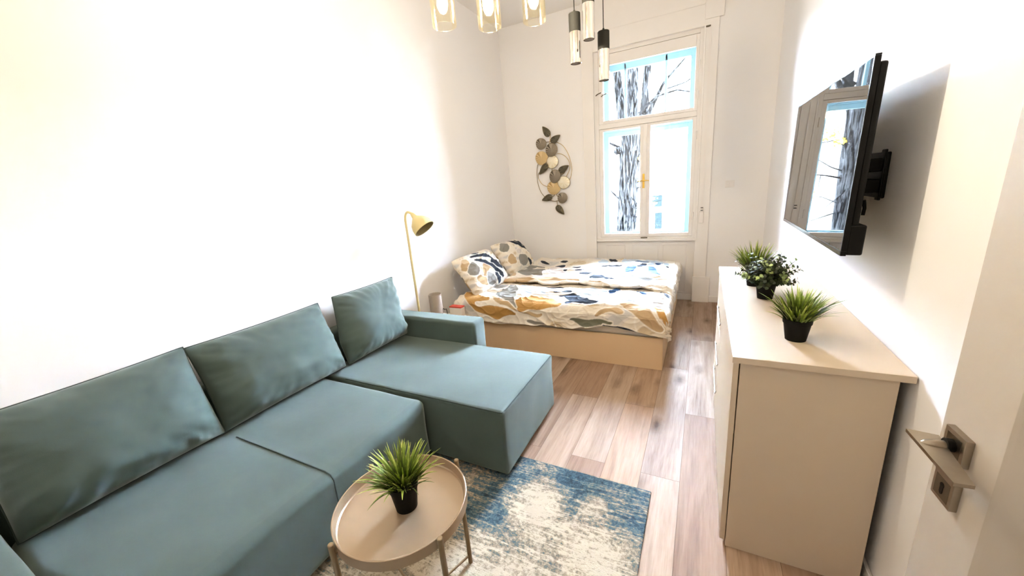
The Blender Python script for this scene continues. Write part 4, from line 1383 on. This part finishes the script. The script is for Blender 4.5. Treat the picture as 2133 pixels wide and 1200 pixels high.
# ------------------------------------------------------------------ switch plate and blind strap
sw = thing('light_switch', 'white double switch plate on the window wall, right of the window', 'light switch', (.258, YB, 1.39))
bm = BM(); box(bm, .214, .302, YB - .010, YB - .0003, 1.355, 1.428, .003); part('plate', bm, M_plate, sw)
for x in (.236, .280):
    bm = BM(); box(bm, x - .018, x + .018, YB - .014, YB - .009, 1.368, 1.415, .002); part('rocker', bm, M_plate, sw)
bw = thing('blind_strap_winder', 'small white shutter strap winder on the right window casing', 'strap winder', (-.015, 4.93, 1.07))
bm = BM(); box(bm, -.036, .012, 4.922, 4.9395, .97, 1.10, .004); part('housing', bm, M_plate, bw)
for z in (1.112, 1.142):
    bm = BM(); box(bm, -.022, .004, 4.9185, 4.9305, z, z + .007); part('slot', bm, M_black, bw)
bm = BM(); box(bm, -.020, .002, 4.931, 4.9335, 1.10, 2.985); part('strap', bm, M_plate, bw)
bm = BM(); box(bm, -.055, -.01, 4.93, 4.9445, 2.985, 3.0, .002); part('strap_guide', bm, M_steeld, bw)

# ------------------------------------------------------------------ black and chrome pendants
pe = thing('pendant_lamp', 'cluster of three black and chrome cylinder pendants hanging before the window', 'pendant lamp', (-.58, 2.24, ZC))
bm = BM(); lathe(bm, [(0, -.03), (.11, -.03), (.115, -.025), (.115, -.0005), (0, -.0005)], 40, (-.58, 2.24, ZC)); part('canopy', bm, M_blackm, pe)
for x, y, z0, z1 in ((-.651, 2.218, 2.168, 2.405), (-.560, 2.155, 2.246, 2.50), (-.510, 2.262, 2.068, 2.302)):
    zs = z0 + (z1 - z0) * .63
    bm = BM(); lathe(bm, [(.027, .012), (.0275, 0), (.029, 0), (.030, .002), (.030, zs - z0), (0, zs - z0)], 48, (x, y, z0)); tb_ = part('tube', bm, M_chrome, pe); tb_['label'] = 'mirror chrome lower tube'
    bm = BM(); lathe(bm, [(0, zs - z0), (.0305, zs - z0), (.0305, z1 - z0 - .002), (.029, z1 - z0), (.006, z1 - z0), (.005, z1 - z0 + .014), (0, z1 - z0 + .014)], 48, (x, y, z0)); c_ = part('cap', bm, M_blackm, tb_); c_['label'] = 'matt black upper cap'
    bm = BM(); lathe(bm, [(0, .014), (.0272, .012), (.0272, .014), (0, .016)], 32, (x, y, z0)); part('reflector', bm, M_steeld, tb_)
    bm = BM(); tube(bm, [(x, y, z1 + .012), (x, y, ZC - .029)], .0022, 8); part('cable', bm, M_black, tb_)

# ------------------------------------------------------------------ lit glass chandelier (only the lower ends of its shades are in the picture)
def make_shade_glass():
    t = NT('amber_shade_glass')
    out = t.t.nodes['Material Output']
    tr = t.n('ShaderNodeBsdfTransparent'); tr.inputs['Color'].default_value = (*lin('FFFDF6'), 1)
    gl = t.n('ShaderNodeBsdfGlossy'); gl.inputs['Roughness'].default_value = 0.05; gl.inputs['Color'].default_value = (*lin('FFFBEE'), 1)
    lw = t.n('ShaderNodeFresnel'); lw.inputs['IOR'].default_value = 1.5
    ms = t.n('ShaderNodeMixShader')
    t.l(t.math('MULTIPLY', lw.outputs[0], .35), ms.inputs[0]); t.l(tr.outputs[0], ms.inputs[1]); t.l(gl.outputs[0], ms.inputs[2])
    t.l(ms.outputs[0], out.inputs['Surface'])
    return t.m
M_shadeg = make_shade_glass()
def make_bulb(nm, strength):
    t = NT(nm)
    t.p.inputs['Base Color'].default_value = (1, .9, .75, 1)
    t.p.inputs['Emission Color'].default_value = (1.0, 0.90, 0.77, 1)
    t.p.inputs['Emission Strength'].default_value = strength
    return t.m
M_bulb = make_bulb('lit_bulb', BULB * 2.4)
M_bulbs = make_bulb('dim_lit_bulb', BULB * .25)
gc = thing('chandelier', 'lit ceiling lamp with clear glass cylinder shades at the top edge', 'chandelier', (-.85, 1.62, ZC))
bm = BM(); lathe(bm, [(0, -.035), (.06, -.035), (.065, -.03), (.065, -.0005), (0, -.0005)], 32, (-.85, 1.62, ZC)); part('canopy', bm, M_brass, gc)
SHD = [(-.85, 1.63, 2.215, M_bulb), (-.690, 1.745, 2.235, M_bulbs), (-.992, 1.498, 2.215, M_bulbs)]
bm = BM(); tube(bm, [(-.85, 1.63, 2.50), (-.85, 1.62, ZC - .03)], .008, 12); part('stem', bm, M_brass, gc)
bm = BM(); tube(bm, [(-1.06, 1.44, 2.505), (-.85, 1.63, 2.505), (-.62, 1.80, 2.505)], .010, 12); part('arm', bm, M_brass, gc)
for x, y, z, mb in SHD:
    bm = BM(); lathe(bm, [(.049, 0), (.050, .002), (.050, .235), (.022, .25), (.021, .25), (.0475, .233), (.0475, .002), (.049, 0)], 48, (x, y, z)); s = part('glass_shade', bm, M_shadeg, gc)
    bm = BM(); lathe(bm, [(0, .285), (.018, .285), (.02, .28), (.02, .175), (.014, .165), (0, .165)], 24, (x, y, z)); part('socket', bm, M_white, s)
    bm = BM(); lathe(bm, [(0, .085), (.012, .088), (.020, .1), (.0235, .115), (.021, .132), (.014, .155), (.012, .166), (0, .166)], 14, (x, y, z)); part('bulb', bm, mb, s)
